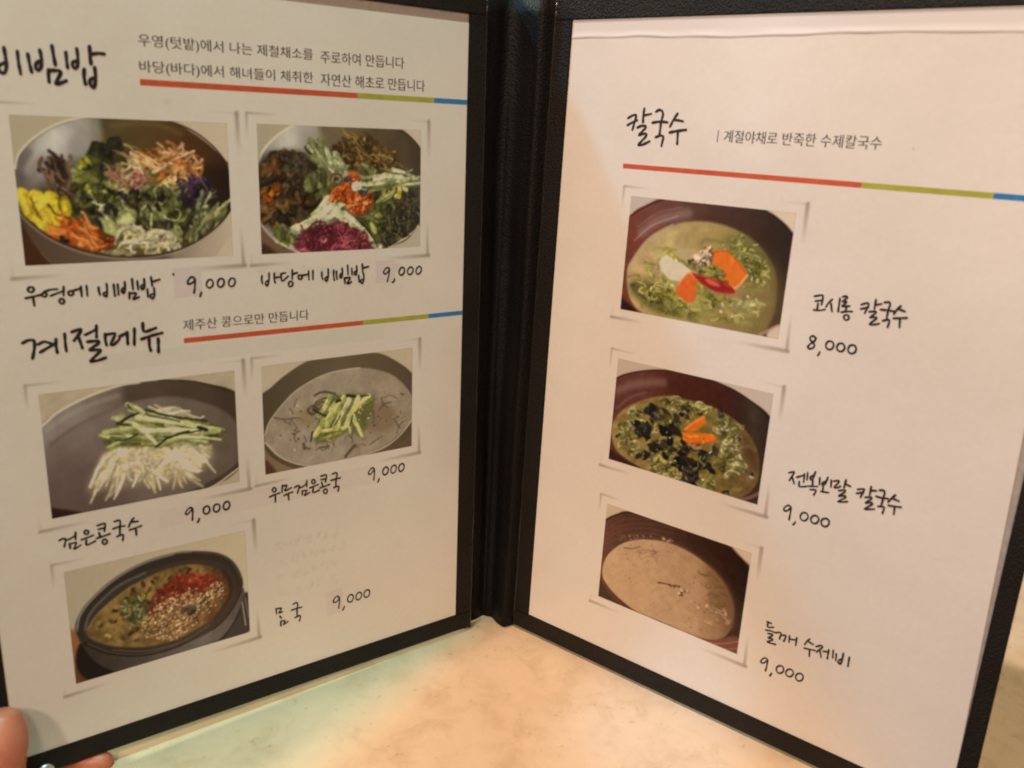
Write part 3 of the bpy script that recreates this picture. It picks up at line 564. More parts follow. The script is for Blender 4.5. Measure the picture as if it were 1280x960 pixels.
# ------------------------------------------------------------------ small printed lines
def printed_line(s, text, u0, v0, u1, v1, thin=0.005, extra=None, material='grey_ink', mirror=False, name="subtitle", slope=0.0, w=0.05):
    """set a line of type, thin its horizontal strokes like a book face, fit it to the page box"""
    cu = bpy.data.curves.new("type", 'FONT')
    cu.body = text
    cu.size = 1.0
    cu.resolution_u = 4
    ob = bpy.data.objects.new("type", cu)
    col.objects.link(ob)
    dg = bpy.context.evaluated_depsgraph_get()
    me = bpy.data.meshes.new_from_object(ob.evaluated_get(dg))
    bpy.data.objects.remove(ob); bpy.data.curves.remove(cu)
    bm = bmesh.new(); bm.from_mesh(me); bpy.data.meshes.remove(me)
    bmesh.ops.remove_doubles(bm, verts=list(bm.verts), dist=1e-5)
    mv = {}
    for v in bm.verts:
        nsum = Vector((0, 0, 0))
        for e in v.link_edges:
            if len(e.link_faces) == 1:
                f = e.link_faces[0]
                t = e.verts[1].co - e.verts[0].co
                nn = Vector((t.y, -t.x, 0))
                if nn.dot(e.verts[0].co + t * .5 - f.calc_center_median()) < 0:
                    nn = -nn
                if nn.length > 1e-9:
                    nsum += nn.normalized()
        mv[v] = nsum
    xs = [v.co.x for v in bm.verts]; ys = [v.co.y for v in bm.verts]
    x0, x1, y0, y1 = min(xs), max(xs), min(ys), max(ys)
    for v, nn in mv.items():
        v.co.y -= max(-1, min(1, nn.y)) * thin
        v.co.x += max(-1, min(1, nn.x)) * 0.006
    vs = []
    for v in bm.verts:
        tx = (v.co.x - x0) / (x1 - x0)
        if mirror:
            tx = 1 - tx
        ty = (v.co.y - y0) / (y1 - y0)
        vs.append(pt(s, u0 + (u1 - u0) * tx, v0 + (v1 - v0) * ty + slope * tx, w))
    bm.verts.index_update()
    fs = [[v.index for v in f.verts] for f in bm.faces]
    bm.free()
    if extra:
        for (a, b, c_, e) in extra:
            k = len(vs)
            vs += [pt(s, a, b, w), pt(s, c_, b, w), pt(s, c_ , e, w), pt(s, a, e, w)]
            fs.append([k, k + 1, k + 2, k + 3])
    return mesh(name, vs, fs, M[material], page[s])
printed_line('L', "우영(텃밭)에서 나는 제철채소를", 65.2, 276.4, 130.8, 281.3, slope=0.2)
printed_line('L', "주로하여 만듭니다", 134.0, 276.5, 171.8, 281.2, slope=0.3)
printed_line('L', "바당(바다)에서 해녀들이 체취한", 65.0, 267.7, 130.7, 272.5, slope=0.3)
printed_line('L', "자연산 해초로 만듭니다", 133.9, 268.0, 182.0, 272.8, slope=0.2)
printed_line('L', "제주산 콩으로만 만듭니다", 74.4, 173.8, 126.4, 178.2, slope=-0.2)
printed_line('R', "계절야채로 반죽한 수제칼국수", 78.0, 254.0, 139.8, 258.8, slope=0.5, extra=[(75.2, 253.9, 75.55, 258.6)])

# ------------------------------------------------------------------ printed photographs: painted ink on the page
class Print:
    """paints sRGB ink; points are given in the print's own sketch units through its four corners"""
    def __init__(self, quad, wmm, hmm, seed, paper, res=3.7):
        self.nu, self.nv = int(wmm * res), int(hmm * res)
        self.w, self.h = self.nu * 2, self.nv * 2
        A, b = [], []
        for (x, y), (X, Y) in zip(quad, ((0, 0), (self.w, 0), (self.w, self.h), (0, self.h))):
            A += [[x, y, 1, 0, 0, 0, -X * x, -X * y], [0, 0, 0, x, y, 1, -Y * x, -Y * y]]
            b += [X, Y]
        self.H = np.append(np.linalg.solve(np.array(A, float), np.array(b, float)), 1).reshape(3, 3)
        q = np.array(quad, float)
        self.k = self.w / (0.5 * (np.linalg.norm(q[1] - q[0]) + np.linalg.norm(q[2] - q[3])))
        self.img = np.zeros((self.h, self.w, 3))
        self.r = np.random.RandomState(seed)
        self.paper = s2l(paper)
        self.food = np.zeros((self.h, self.w)); self.marking = False; self.amp = 1.0; self.grain = 1.0
        self.Y, self.X = np.mgrid[0:self.h, 0:self.w] + 0.5
    def map(self, P):
        P = np.asarray(P, float).reshape(-1, 2)
        q = np.c_[P, np.ones(len(P))] @ self.H.T
        return q[:, :2] / q[:, 2:]
    def noise(self, cell, oct=3):
        out = np.zeros((self.h, self.w)); a = 1.0; tot = 0
        for _ in range(oct):
            gh, gw = max(2, int(self.h / cell) + 2), max(2, int(self.w / cell) + 2)
            g = self.r.rand(gh, gw)
            yy = np.linspace(0, gh - 1.001, self.h); xx = np.linspace(0, gw - 1.001, self.w)
            y0 = yy.astype(int); x0 = xx.astype(int)
            fy = (yy - y0)[:, None]; fx = (xx - x0)[None]
            fy = fy * fy * (3 - 2 * fy); fx = fx * fx * (3 - 2 * fx)
            v = (g[y0][:, x0] * (1 - fy) * (1 - fx) + g[y0 + 1][:, x0] * fy * (1 - fx) + g[y0][:, x0 + 1] * (1 - fy) * fx + g[y0 + 1][:, x0 + 1] * fy * fx)
            out += v * a; tot += a; a *= 0.55; cell = max(1.5, cell / 2)
        return out / tot
    def blur(self, m, n):
        for _ in range(2):
            p_ = np.pad(m, ((n, n), (0, 0)), 'edge'); cs = np.cumsum(np.pad(p_, ((1, 0), (0, 0))), 0)
            m = (cs[2 * n + 1:] - cs[:-2 * n - 1]) / (2 * n + 1)
            p_ = np.pad(m, ((0, 0), (n, n)), 'edge'); cs = np.cumsum(np.pad(p_, ((0, 0), (1, 0))), 1)
            m = (cs[:, 2 * n + 1:] - cs[:, :-2 * n - 1]) / (2 * n + 1)
        return m
    def smooth(self, P, closed=True, n=6):
        P = np.asarray(P, float)
        if len(P) < 3:
            return P
        Q = np.vstack([P[-1:], P, P[:2]]) if closed else np.vstack([2 * P[0] - P[1], P, 2 * P[-1] - P[-2]])
        out = []
        t = np.linspace(0, 1, n, endpoint=False)[:, None]
        for k in range(1, len(Q) - 2):
            a, b, c_, d2 = Q[k - 1:k + 3]
            out.append(0.5 * (2 * b + (c_ - a) * t + (2 * a - 5 * b + 4 * c_ - d2) * t * t + (3 * b - a - 3 * c_ + d2) * t ** 3))
        if not closed:
            out.append(P[-1:])
        return np.vstack(out)
    def mask(self, pts, soft=1, smooth=True):
        P = self.smooth(pts) if smooth else np.asarray(pts, float)
        P = self.map(P)
        x0, y0 = np.floor(P.min(0)).astype(int) - 2; x1, y1 = np.ceil(P.max(0)).astype(int) + 2
        x0, y0 = max(x0, 0), max(y0, 0); x1, y1 = min(x1, self.w), min(y1, self.h)
        m = np.zeros((self.h, self.w))
        if x1 <= x0 or y1 <= y0:
            return m
        X, Y = self.X[y0:y1, x0:x1], self.Y[y0:y1, x0:x1]
        ins = np.zeros(X.shape, bool)
        for (ax, ay), (bx, by) in zip(P, np.roll(P, -1, 0)):
            if ay == by:
                continue
            c_ = (ay > Y) != (by > Y)
            ins ^= c_ & (X < (bx - ax) * (Y - ay) / (by - ay) + ax)
        m[y0:y1, x0:x1] = ins
        return self.blur(m, soft) if soft else m
    def put(self, m, c):
        c = np.asarray(c, float)
        self.img = self.img * (1 - m[..., None]) + (c if c.ndim == 3 else c[None, None]) * m[..., None]
    def fill(self, c):
        self.img[:] = np.asarray(c, float)
    def poly(self, pts, c, soft=1, smooth=True, alpha=1.0, mott=0.0, cell=14):
        m = self.mask(pts, soft, smooth) * alpha
        if self.marking:
            self.food = np.maximum(self.food, m)
        c = np.asarray(c, float)
        if mott:
            c = c[None, None] * (1 + mott * (self.noise(cell) - 0.5) * 2)[..., None]
        self.put(m, c)
    def xramp(self, m, stops, vert=False, tilt=0.0):
        """fill mask with a colour gradient over the sketch's x (or y) coordinate"""
        Hi = np.linalg.inv(self.H)
        den = Hi[2, 0] * self.X + Hi[2, 1] * self.Y + Hi[2, 2]
        sx = (Hi[0, 0] * self.X + Hi[0, 1] * self.Y + Hi[0, 2]) / den
        sy = (Hi[1, 0] * self.X + Hi[1, 1] * self.Y + Hi[1, 2]) / den
        v = (sy + tilt * sx) if vert else (sx + tilt * sy)
        xs = [a for a, _ in stops]
        c = np.stack([np.interp(v, xs, [q[k] for _, q in stops]) for k in range(3)], -1)
        self.put(m, c)
    def strand(self, pts, w, c, alpha=1.0, w1=None, soft=0.7, fade=False, smooth=True):
        P = self.map(self.smooth(pts, False, 5) if (smooth and len(pts) > 2) else pts)
        w = w * self.k; w1 = w if w1 is None else w1 * self.k
        pad = max(w, w1) + 3
        x0, y0 = np.floor(P.min(0) - pad).astype(int); x1, y1 = np.ceil(P.max(0) + pad).astype(int)
        x0, y0 = max(x0, 0), max(y0, 0); x1, y1 = min(x1, self.w), min(y1, self.h)
        if x1 <= x0 or y1 <= y0:
            return
        X, Y = self.X[y0:y1, x0:x1], self.Y[y0:y1, x0:x1]
        best = np.full(X.shape, -1e9); tt = np.zeros(X.shape)
        n = len(P) - 1
        for k in range(n):
            a, b = P[k], P[k + 1]; d = b - a; l2 = d @ d + 1e-9
            t = np.clip(((X - a[0]) * d[0] + (Y - a[1]) * d[1]) / l2, 0, 1)
            dist = np.hypot(X - a[0] - t * d[0], Y - a[1] - t * d[1])
            g = (k + t) / n
            val = (w + (w1 - w) * g) * 0.5 - dist
            u_ = val > best
            best = np.where(u_, val, best); tt = np.where(u_, g, tt)
        m = np.clip(best / (2 * soft) + 0.5, 0, 1) * alpha
        if fade:
            m = m * (1 - tt)
        if self.marking:
            self.food[y0:y1, x0:x1] = np.maximum(self.food[y0:y1, x0:x1], m)
        sub = self.img[y0:y1, x0:x1]
        self.img[y0:y1, x0:x1] = sub * (1 - m[..., None]) + np.asarray(c, float) * m[..., None]
    def _thread(self, pts, w, c, edge=0.55):
        c = np.asarray(c, float)
        o = np.asarray(pts, float)
        self.strand(o + np.array([w * .22, w * .32]), w * 1.2, c * edge, 0.42, soft=2.2)
        c0 = c * self.r.uniform(.78, 1.08)
        self.strand(o, w, c0, .95, w1=w * self.r.uniform(.55, 1.05), soft=1.0)
        if len(o) > 2:
            k = self.r.randint(0, len(o) - 1)
            self.strand(o[k:k + 2] - np.array([w * .12, w * .18]), w * 0.45, np.minimum(c * 1.14 + 6, 255), self.r.uniform(.25, .75), soft=1.2)
        else:
            self.strand(o - np.array([w * .12, w * .18]), w * 0.4, np.minimum(c * 1.12 + 6, 255), .5, soft=1.2)
    def marked(self, f, *a, **k):
        old, self.marking = self.marking, True
        f(*a, **k); self.marking = old
    def thread(self, *a, **k):
        self.marked(self._thread, *a, **k)
    def leaf(self, *a, **k):
        self.marked(self._leaf, *a, **k)
    def dots(self, *a, **k):
        self.marked(self._dots, *a, **k)
    def inside(self, region, n):
        R_ = np.asarray(region, float); out = []
        lo_, hi_ = R_.min(0), R_.max(0)
        while len(out) < n:
            q = lo_ + (hi_ - lo_) * self.r.rand(2)
            ok = False
            for a, b in zip(R_, np.roll(R_, -1, 0)):
                if (a[1] > q[1]) != (b[1] > q[1]) and q[0] < (b[0] - a[0]) * (q[1] - a[1]) / (b[1] - a[1]) + a[0]:
                    ok = not ok
            if ok:
                out.append(q)
        return np.array(out)
    def pick(self, cols, j=0.10):
        c = np.asarray(cols[self.r.randint(len(cols))], float)
        return np.clip(c * (1 + self.r.uniform(-j, j)) + self.r.uniform(-4, 4, 3), 0, 255)
    def threads(self, region, n, length, w, cols, ang=None, spread=0.5, curl=0.4):
        for q in self.inside(region, n):
            a = self.r.uniform(0, 6.28) if ang is None else ang + self.r.normal() * spread
            l = length * self.r.uniform(0.5, 1.2); cu = self.r.normal() * curl
            P = [q]; steps = 4
            for _ in range(steps):
                P.append(P[-1] + np.array([math.cos(a), math.sin(a)]) * l / steps); a += cu
            P = np.array(P) - (P[-1] - q) / 2
            self.thread(P, w * self.r.uniform(0.7, 1.25), self.pick(cols))
    def curls(self, region, n, rad, w, cols):
        """ruffled noodles: small open arcs that wander"""
        for q in self.inside(region, n):
            a0 = self.r.uniform(0, 6.28); rr = rad * self.r.uniform(.6, 1.3); P = []
            st = self.r.uniform(2.0, 4.8)
            for t in np.linspace(0, st, 7):
                P.append(q + np.array([math.cos(a0 + t) * rr + t * rr * .25, math.sin(a0 + t) * rr * .75]))
            self.thread(P, w * self.r.uniform(.7, 1.2), self.pick(cols))
    def _leaf(self, q, l, wd, a, c, vein=True):
        q = np.asarray(q, float); c = np.asarray(c, float)
        d = np.array([math.cos(a), math.sin(a)]); n = np.array([-d[1], d[0]]); E = []
        for t in np.linspace(0, 1, 6):
            E.append(q + d * l * (t - .5) + n * wd * .5 * math.sin(math.pi * min(1, max(0, t * .9 + .08))) * self.r.uniform(.7, 1.25))
        for t in np.linspace(1, 0, 6)[1:-1]:
            E.append(q + d * l * (t - .5) - n * wd * .5 * math.sin(math.pi * min(1, max(0, t * .9 + .08))) * self.r.uniform(.7, 1.25))
        self.poly(np.array(E) + np.array([l * .05, l * .07]), c * 0.4, 1, True, 0.55)
        self.poly(E, c, 1)
        if vein:
            self.strand([q - d * l * .42, q + n * wd * .05, q + d * l * .42], max(2.0, wd * .07), np.minimum(c * 1.25 + 10, 255), .55)
            self.strand([q - d * l * .3 + n * wd * .2, q + d * l * .3 + n * wd * .25], wd * .2, np.minimum(c * 1.15, 255), .35)
            self.strand([q - d * l * .3 - n * wd * .25, q + d * l * .3 - n * wd * .25], wd * .22, c * .62, .5)
    def sunk(self, region, n, rad, w, cols, alpha=.4):
        """noodles lying just under the broth: soft low-contrast arcs"""
        for q in self.inside(region, n):
            a0 = self.r.uniform(0, 6.28); rr = rad * self.r.uniform(.5, 1.4)
            P = [q + np.array([math.cos(a0 + t) * rr * (1 + .3 * t), math.sin(a0 + t) * rr * .6]) for t in np.linspace(0, self.r.uniform(1.2, 3.4), 5)]
            self.strand(P, w * self.r.uniform(.7, 1.5), self.pick(cols), alpha * self.r.uniform(.5, 1.1), soft=3.0)
    def glints(self, region, n, rad, c=(236, 230, 200)):
        for q in self.inside(region, n):
            e = self.r.normal(0, rad * .6, 2)
            self.strand([q - e, q + e], rad * self.r.uniform(.4, 1.0), c, self.r.uniform(.35, .9), soft=1.4)
    def leaves(self, region, n, l, wd, cols):
        for q in self.inside(region, n):
            self.leaf(q, l * self.r.uniform(.6, 1.3), wd * self.r.uniform(.6, 1.3), self.r.uniform(0, 6.28), self.pick(cols, .18))
    def _dots(self, region, n, rad, cols, shade=True):
        for q in self.inside(region, n):
            rr = rad * self.r.uniform(.6, 1.25); a = self.r.uniform(0, 6.28)
            e = np.array([math.cos(a), math.sin(a)]) * rr * .5
            c = self.pick(cols)
            if shade:
                self.strand([q - e + rr * .4, q + e + rr * .4], rr * 1.5, c * .35, .6)
            self.strand([q - e, q + e], rr * 1.3, c)
    def mottle(self, m, amt, cell, colour=None):
        n = (self.noise(cell, 4) - .5) * 2
        if colour is None:
            self.img = self.img * (1 + (m * n * amt)[..., None])
        else:
            self.put(m * np.clip(n * amt, 0, 1), colour)
    def warp(self, im, amp, cell):
        dx = (self.noise(cell, 2) - .5) * 2 * amp; dy = (self.noise(cell, 2) - .5) * 2 * amp
        x = np.clip(self.X - .5 + dx, 0, self.w - 1.001); y = np.clip(self.Y - .5 + dy, 0, self.h - 1.001)
        x0 = x.astype(int); y0 = y.astype(int); fx = (x - x0)[..., None]; fy = (y - y0)[..., None]
        return (im[y0, x0] * (1 - fx) + im[y0, x0 + 1] * fx) * (1 - fy) + (im[y0 + 1, x0] * (1 - fx) + im[y0 + 1, x0 + 1] * fx) * fy
    def ink(self, grade=None):
        im = self.img.copy()
        if grade is not None:
            busy = np.clip(self.blur(self.food, 4) * 1.3 - .1, 0, 1)[..., None]
            w_ = self.warp(self.warp(im, 6.0 * self.amp, 22), 2.4 * self.amp, 8)
            im = im * (1 - busy) + w_ * busy
            n1 = (self.noise(30, 2) - .5) * 2; n2 = (self.noise(9, 3) - .5) * 2
            im = im * (1 + busy * self.grain * (.30 * n1 + .34 * n2)[..., None])
            ex = np.clip(im[..., 1] - im[..., 0], 0, 80)
            im[..., 1] -= .85 * ex; im[..., 0] += .12 * ex
            lum = np.clip(im.mean(-1) / 170.0, 0, 1)[..., None]
            dark, light = np.array(grade[0]), np.array(grade[1])
            im = im * (dark * (1 - lum) + light * lum)
        for k in range(3):
            im[..., k] = im[..., k] * .3 + self.blur(im[..., k], 1) * .7
        if grade is not None:
            im = im * (1 + self.r.normal(0, .02, im.shape[:2])[..., None])
        im = np.clip(im, 0, 255)
        lin_ = s2l(im)
        lin_ = lin_.reshape(self.nv, 2, self.nu, 2, 3).mean((1, 3))
        return np.clip(lin_ / self.paper, 0, 1.12)
    def outline(self, quad, sides, c=(150, 135, 115)):
        for a, b in sides:
            self.strand([quad[a], quad[b]], 5, c, .8)

def place(pr, s, u0, v0, u1, v1, label):
    ink = pr.ink(((.80, .72, .57), (.97, .92, .83)) if s == 'L' else ((.94, .86, .76), (1.0, .96, .90)))
    o = sheet("dish_photo", s, np.linspace(u0, u1, pr.nu), np.linspace(v1, v0, pr.nv), 0.04, ink, page[s])
    o["label"] = label

LEFT_P, RIGHT_P = (190, 168, 140), (218, 202, 180)
GREENS = [(70, 85, 40), (100, 118, 55), (128, 145, 78), (52, 62, 32), (150, 160, 95), (86, 104, 48)]

# --- vegetable bowl with yellow pickles
quad = [(45, 60), (1137, 90), (1150, 760), (125, 808)]
p = Print(quad, 73.0, 50.2, 11, LEFT_P); p.amp = .7; p.grain = .9
p.fill((178, 160, 134))
p.xramp(np.ones((p.h, p.w)), [(40, (168, 154, 130)), (600, (180, 162, 138)), (1150, (190, 170, 146))])
bowl = [(75, 330), (90, 265), (150, 195), (240, 130), (330, 92), (430, 68), (640, 62), (850, 80), (960, 130), (1060, 205), (1130, 285), (1160, 380), (1150, 520), (1130, 640), (1060, 740), (900, 800), (640, 840), (300, 820), (160, 680), (95, 520)]
p.poly([(60, 540), (115, 560), (170, 660), (240, 760), (330, 830), (100, 830)], (72, 44, 26), 2)
m = p.mask(bowl, 1)
p.xramp(m, [(70, (92, 76, 64)), (330, (108, 92, 80)), (650, (124, 108, 96)), (800, (98, 84, 76)), (860, (150, 136, 124)), (1000, (172, 156, 140)), (1150, (186, 168, 148))])
inner = [(82, 330), (98, 270), (158, 202), (246, 138), (335, 100), (430, 78), (640, 72), (848, 90), (955, 140), (1052, 212), (1128, 295), (1150, 400), (1146, 520), (1080, 600), (960, 690), (810, 742), (620, 758), (430, 735), (260, 668), (160, 600), (98, 540), (78, 440)]
m = p.mask(inner, 1)
p.xramp(m, [(75, (104, 96, 92)), (160, (150, 142, 136)), (250, (186, 178, 168)), (330, (160, 152, 146)), (420, (152, 144, 134)), (475, (128, 120, 104)), (505, (88, 76, 52)), (700, (96, 74, 42)), (950, (84, 54, 32)), (1080, (58, 38, 26)), (1150, (38, 24, 16))], tilt=-.12)
p.mottle(m, .12, 60)
p.strand([(130, 330), (200, 230), (330, 150)], 46, (206, 200, 190), .35, soft=12); p.strand([(100, 430), (110, 330), (150, 250)], 20, (84, 76, 74), .5, soft=8); p.strand([(560, 110), (760, 100), (900, 150)], 16, (140, 116, 84), .4, soft=8)
p.poly([(900, 340), (1150, 330), (1150, 520), (1000, 520)], (36, 24, 22), 12, True, .75)
p.strand([(78, 330), (95, 262), (155, 192), (245, 128), (335, 90), (440, 68), (520, 66)], 11, (206, 192, 168), .9)
p.strand([(840, 84), (960, 132), (1060, 208), (1135, 300)], 8, (52, 34, 24), .9)
p.poly([(150, 470), (380, 300), (700, 260), (1000, 330), (1080, 520), (800, 720), (420, 720), (160, 600)], (44, 44, 26), 14, True, .8)
p.leaf((495, 255), 150, 120, 1.2, (40, 50, 28)); p.leaf((560, 215), 110, 80, 2.4, (48, 52, 36)); p.leaf((470, 280), 90, 70, .5, (74, 84, 42)); p.leaf((530, 300), 70, 50, 0, (58, 70, 34))
p.threads([(250, 450), (240, 330), (285, 270), (350, 330), (390, 460)], 70, 110, 14, [(82, 60, 44), (60, 44, 32), (120, 92, 70), (146, 118, 94)], 1.0, .35, .2)
p.thread([(208, 275), (196, 310), (212, 345), (240, 380)], 13, (104, 66, 60))
p.thread([(610, 205), (660, 215), (710, 245), (760, 300)], 8, (120, 122, 60))
p.leaves([(370, 300), (420, 262), (470, 350), (440, 480), (400, 470)], 9, 90, 50, [(150, 156, 56), (120, 132, 48), (168, 172, 84)])
p.threads([(590, 230), (640, 240), (720, 300), (660, 320)], 14, 90, 11, [(205, 178, 130), (184, 150, 100)], .7, .3, .15)
p.leaves([(380, 360), (560, 330), (900, 380), (950, 520), (880, 660), (600, 660), (360, 560)], 150, 92, 52, GREENS)
p.leaves([(520, 520), (620, 500), (640, 600), (520, 620)], 8, 120, 76, [(140, 152, 90), (120, 138, 76)])
p.leaves([(700, 360), (860, 380), (860, 560), (720, 560)], 14, 110, 72, [(124, 146, 84), (106, 126, 66), (84, 100, 48)])
p.threads([(400, 420), (900, 380), (860, 600), (520, 620)], 20, 80, 7, [(186, 186, 136), (160, 160, 110), (200, 196, 150)], None, 1, .5)
p.dots([(400, 420), (900, 420), (860, 620), (420, 620)], 26, 14, [(40, 34, 44), (58, 44, 60), (34, 40, 26)])
p.threads([(540, 320), (700, 315), (720, 390), (640, 420), (550, 390)], 46, 80, 9, [(178, 120, 100), (150, 88, 76), (206, 180, 140), (196, 150, 120)], None, 1, .6)
p.poly([(712, 280), (760, 246), (850, 245), (930, 262), (968, 330), (930, 378), (850, 390), (760, 345)], (120, 66, 28), 4, True, .8)
p.threads([(705, 300), (760, 240), (860, 236), (940, 262), (970, 340), (900, 385), (800, 350)], 64, 150, 13, [(204, 132, 70), (222, 160, 104), (176, 104, 48), (232, 178, 128)], .25, .5, .3)
p.thread([(905, 195), (912, 240), (905, 275)], 12, (196, 150, 122)); p.thread([(965, 236), (910, 262), (860, 280)], 11, (214, 156, 112))
p.threads([(880, 390), (990, 360), (1052, 440), (1040, 505), (930, 500)], 55, 90, 9, [(52, 34, 56), (78, 52, 84), (36, 24, 40), (104, 76, 108)], None, 1, .5)
p.thread([(985, 350), (1010, 400), (1030, 440)], 6, (140, 110, 132))
p.marking = True
for P, w in (([(112, 455), (140, 520), (175, 575), (215, 620)], 62), ([(180, 470), (215, 530), (235, 590), (225, 630)], 74), ([(250, 470), (262, 540), (300, 590)], 66), ([(318, 490), (330, 540), (322, 585)], 44)):
    p.strand(np.array(P) + (5, 7), w * 1.08, (112, 90, 24), .55, soft=3); p.strand(P, w, p.pick([(206, 174, 44), (192, 160, 36)]), 1, soft=2); p.strand(np.array(P) - (w * .14, w * .1), w * .3, (226, 200, 90), .5, soft=3)
p.strand([(160, 470), (182, 540), (205, 580)], 9, (110, 92, 22), .9); p.strand([(245, 500), (270, 550), (340, 572)], 11, (74, 76, 26), .9)
p.marking = False
p.poly([(255, 650), (330, 590), (430, 590), (545, 680), (550, 735), (400, 730), (290, 690)], (128, 52, 16), 4)
p.threads([(262, 650), (340, 592), (430, 596), (540, 690), (530, 735), (400, 730), (300, 700)], 75, 140, 16, [(206, 98, 38), (226, 124, 58), (182, 78, 26), (236, 146, 78)], .45, .35, .15)
p.dots([(270, 660), (360, 670), (350, 710)], 4, 16, [(36, 34, 30)])
p.poly([(560, 740), (600, 640), (740, 640), (880, 690), (850, 735), (700, 752)], (108, 88, 56), 5, True, .8)
p.curls([(570, 735), (590, 650), (680, 630), (780, 650), (880, 690), (820, 738), (680, 750)], 46, 46, 14, [(216, 202, 162), (196, 178, 130), (228, 216, 180), (180, 160, 108)])
p.thread([(565, 700), (590, 640), (650, 612), (700, 640), (690, 680)], 17, (220, 206, 166)); p.thread([(720, 670), (760, 640), (820, 660), (850, 700)], 16, (214, 200, 160))
p.threads([(480, 738), (560, 735), (620, 752), (560, 762)], 8, 100, 13, [(206, 186, 138)], .05, .1, .1)
p.threads([(930, 690), (960, 500), (1010, 500), (1010, 640)], 26, 170, 15, [(148, 152, 104), (104, 112, 66), (180, 180, 134), (70, 78, 44)], -1.25, .15, .1)
p.threads([(1010, 620), (1040, 530), (1110, 505), (1115, 560)], 20, 120, 15, [(150, 148, 104), (92, 96, 56), (170, 168, 124)], -.95, .2, .1)
front = [(70, 520), (96, 540), (160, 604), (262, 676), (430, 742), (620, 766), (810, 749), (960, 696), (1085, 606), (1160, 520), (1160, 640), (1060, 760), (900, 830), (640, 850), (300, 840), (160, 690), (95, 560)]
m = p.mask(front, 1, False)
p.xramp(m, [(70, (84, 66, 54)), (330, (96, 78, 66)), (650, (112, 94, 80)), (800, (90, 76, 66)), (860, (140, 124, 110)), (1000, (168, 150, 132)), (1150, (184, 166, 146))])
p.food = p.food * (1 - m)
p.strand([(96, 535), (160, 600), (262, 672), (430, 738), (620, 762), (810, 745), (960, 692), (1085, 602), (1145, 525)], 9, (52, 40, 32), .9)
p.strand([(100, 552), (160, 614), (262, 686), (430, 750), (620, 774), (812, 757), (965, 702), (1090, 614)], 7, (160, 146, 130), .7)
p.outline(quad, ((0, 1), (1, 2)), (150, 134, 112))
place(p, 'L', 22.3, 202.0, 95.3, 252.2, "printed photo of a vegetable rice bowl with yellow pickles and carrot threads")

# --- seaweed bowl with orange roe
quad = [(90, 98), (912, 128), (898, 717), (107, 748)]
p = Print(quad, 73.4, 50.4, 12, LEFT_P); p.amp = .55; p.grain = .9
p.fill((172, 156, 132)); p.xramp(np.ones((p.h, p.w)), [(90, (166, 152, 130)), (920, (192, 172, 148))])
p.poly([(90, 590), (140, 640), (220, 700), (330, 770), (90, 770)], (112, 88, 70), 3); p.poly([(95, 690), (160, 720), (190, 770), (90, 770)], (70, 46, 32), 4)
inner = [(96, 310), (120, 240), (190, 165), (270, 112), (400, 80), (640, 70), (790, 115), (860, 165), (915, 240), (930, 400), (925, 560), (870, 640), (740, 725), (560, 780), (330, 755), (180, 680), (100, 585), (70, 450)]
m = p.mask(inner, 1)
p.xramp(m, [(90, (134, 126, 120)), (230, (190, 182, 170)), (300, (166, 156, 146)), (370, (160, 150, 136)), (410, (120, 106, 82)), (600, (104, 88, 64)), (800, (82, 68, 50)), (910, (58, 46, 34))], tilt=-.1)
p.mottle(m, .1, 60)
p.strand([(92, 320), (120, 238), (188, 162), (270, 108), (330, 92)], 11, (206, 192, 168), .9)
p.strand([(790, 118), (860, 168), (916, 244)], 9, (60, 46, 34), .9)
p.poly([(100, 300), (250, 240), (420, 330), (380, 620), (250, 640), (110, 560)], (46, 36, 24), 10)
p.leaves([(105, 330), (160, 262), (260, 240), (350, 300), (370, 460), (330, 610), (190, 630), (105, 560)], 130, 82, 46, [(64, 50, 30), (44, 34, 22), (92, 68, 38), (110, 80, 46), (54, 46, 34), (78, 66, 48)])
p.leaves([(130, 280), (190, 270), (200, 350), (140, 340)], 8, 70, 36, [(122, 86, 50), (94, 64, 36)])
p.dots([(120, 420), (200, 400), (200, 490), (120, 490)], 16, 14, [(164, 92, 34), (138, 76, 30)])
p.poly([(225, 250), (330, 245), (345, 350), (240, 350)], (70, 62, 52), 14, True, .6)
p.dots([(225, 250), (340, 250), (345, 420), (240, 420)], 26, 9, [(92, 84, 70), (76, 68, 56)], False)
p.poly([(480, 240), (540, 170), (640, 180), (760, 250), (800, 310), (720, 345), (560, 320)], (66, 50, 26), 7)
p.threads([(475, 250), (540, 165), (650, 180), (770, 260), (790, 320), (700, 345), (560, 310)], 130, 110, 8, [(116, 88, 46), (146, 116, 66), (72, 54, 28), (160, 128, 74), (90, 70, 36)], .7, .7, .3)
p.thread([(570, 165), (590, 200), (625, 240)], 9, (150, 118, 70))
p.leaves([(340, 250), (370, 195), (420, 220), (400, 270)], 10, 70, 46, [(84, 104, 50), (60, 78, 36), (112, 130, 68)])
p.threads([(370, 240), (440, 230), (520, 290), (500, 330), (420, 310)], 26, 130, 19, [(178, 182, 134), (200, 200, 156), (140, 150, 96)], .9, .3, .12)
p.leaves([(340, 380), (420, 330), (470, 430), (380, 460)], 14, 80, 46, [(98, 116, 60), (72, 92, 44), (130, 146, 84)])
p.leaves([(600, 320), (640, 310), (680, 350), (640, 380)], 6, 70, 40, [(150, 164, 100), (120, 136, 72)])
p.threads([(640, 375), (700, 345), (860, 345), (870, 390), (720, 415), (650, 410)], 26, 190, 17, [(188, 190, 140), (208, 206, 164), (160, 168, 112)], .02, .1, .06)
p.strand([(660, 420), (760, 405), (870, 385)], 12, (112, 132, 62), .8)
p.poly([(700, 470), (800, 420), (890, 470), (900, 620), (800, 715), (700, 690)], (38, 36, 22), 7)
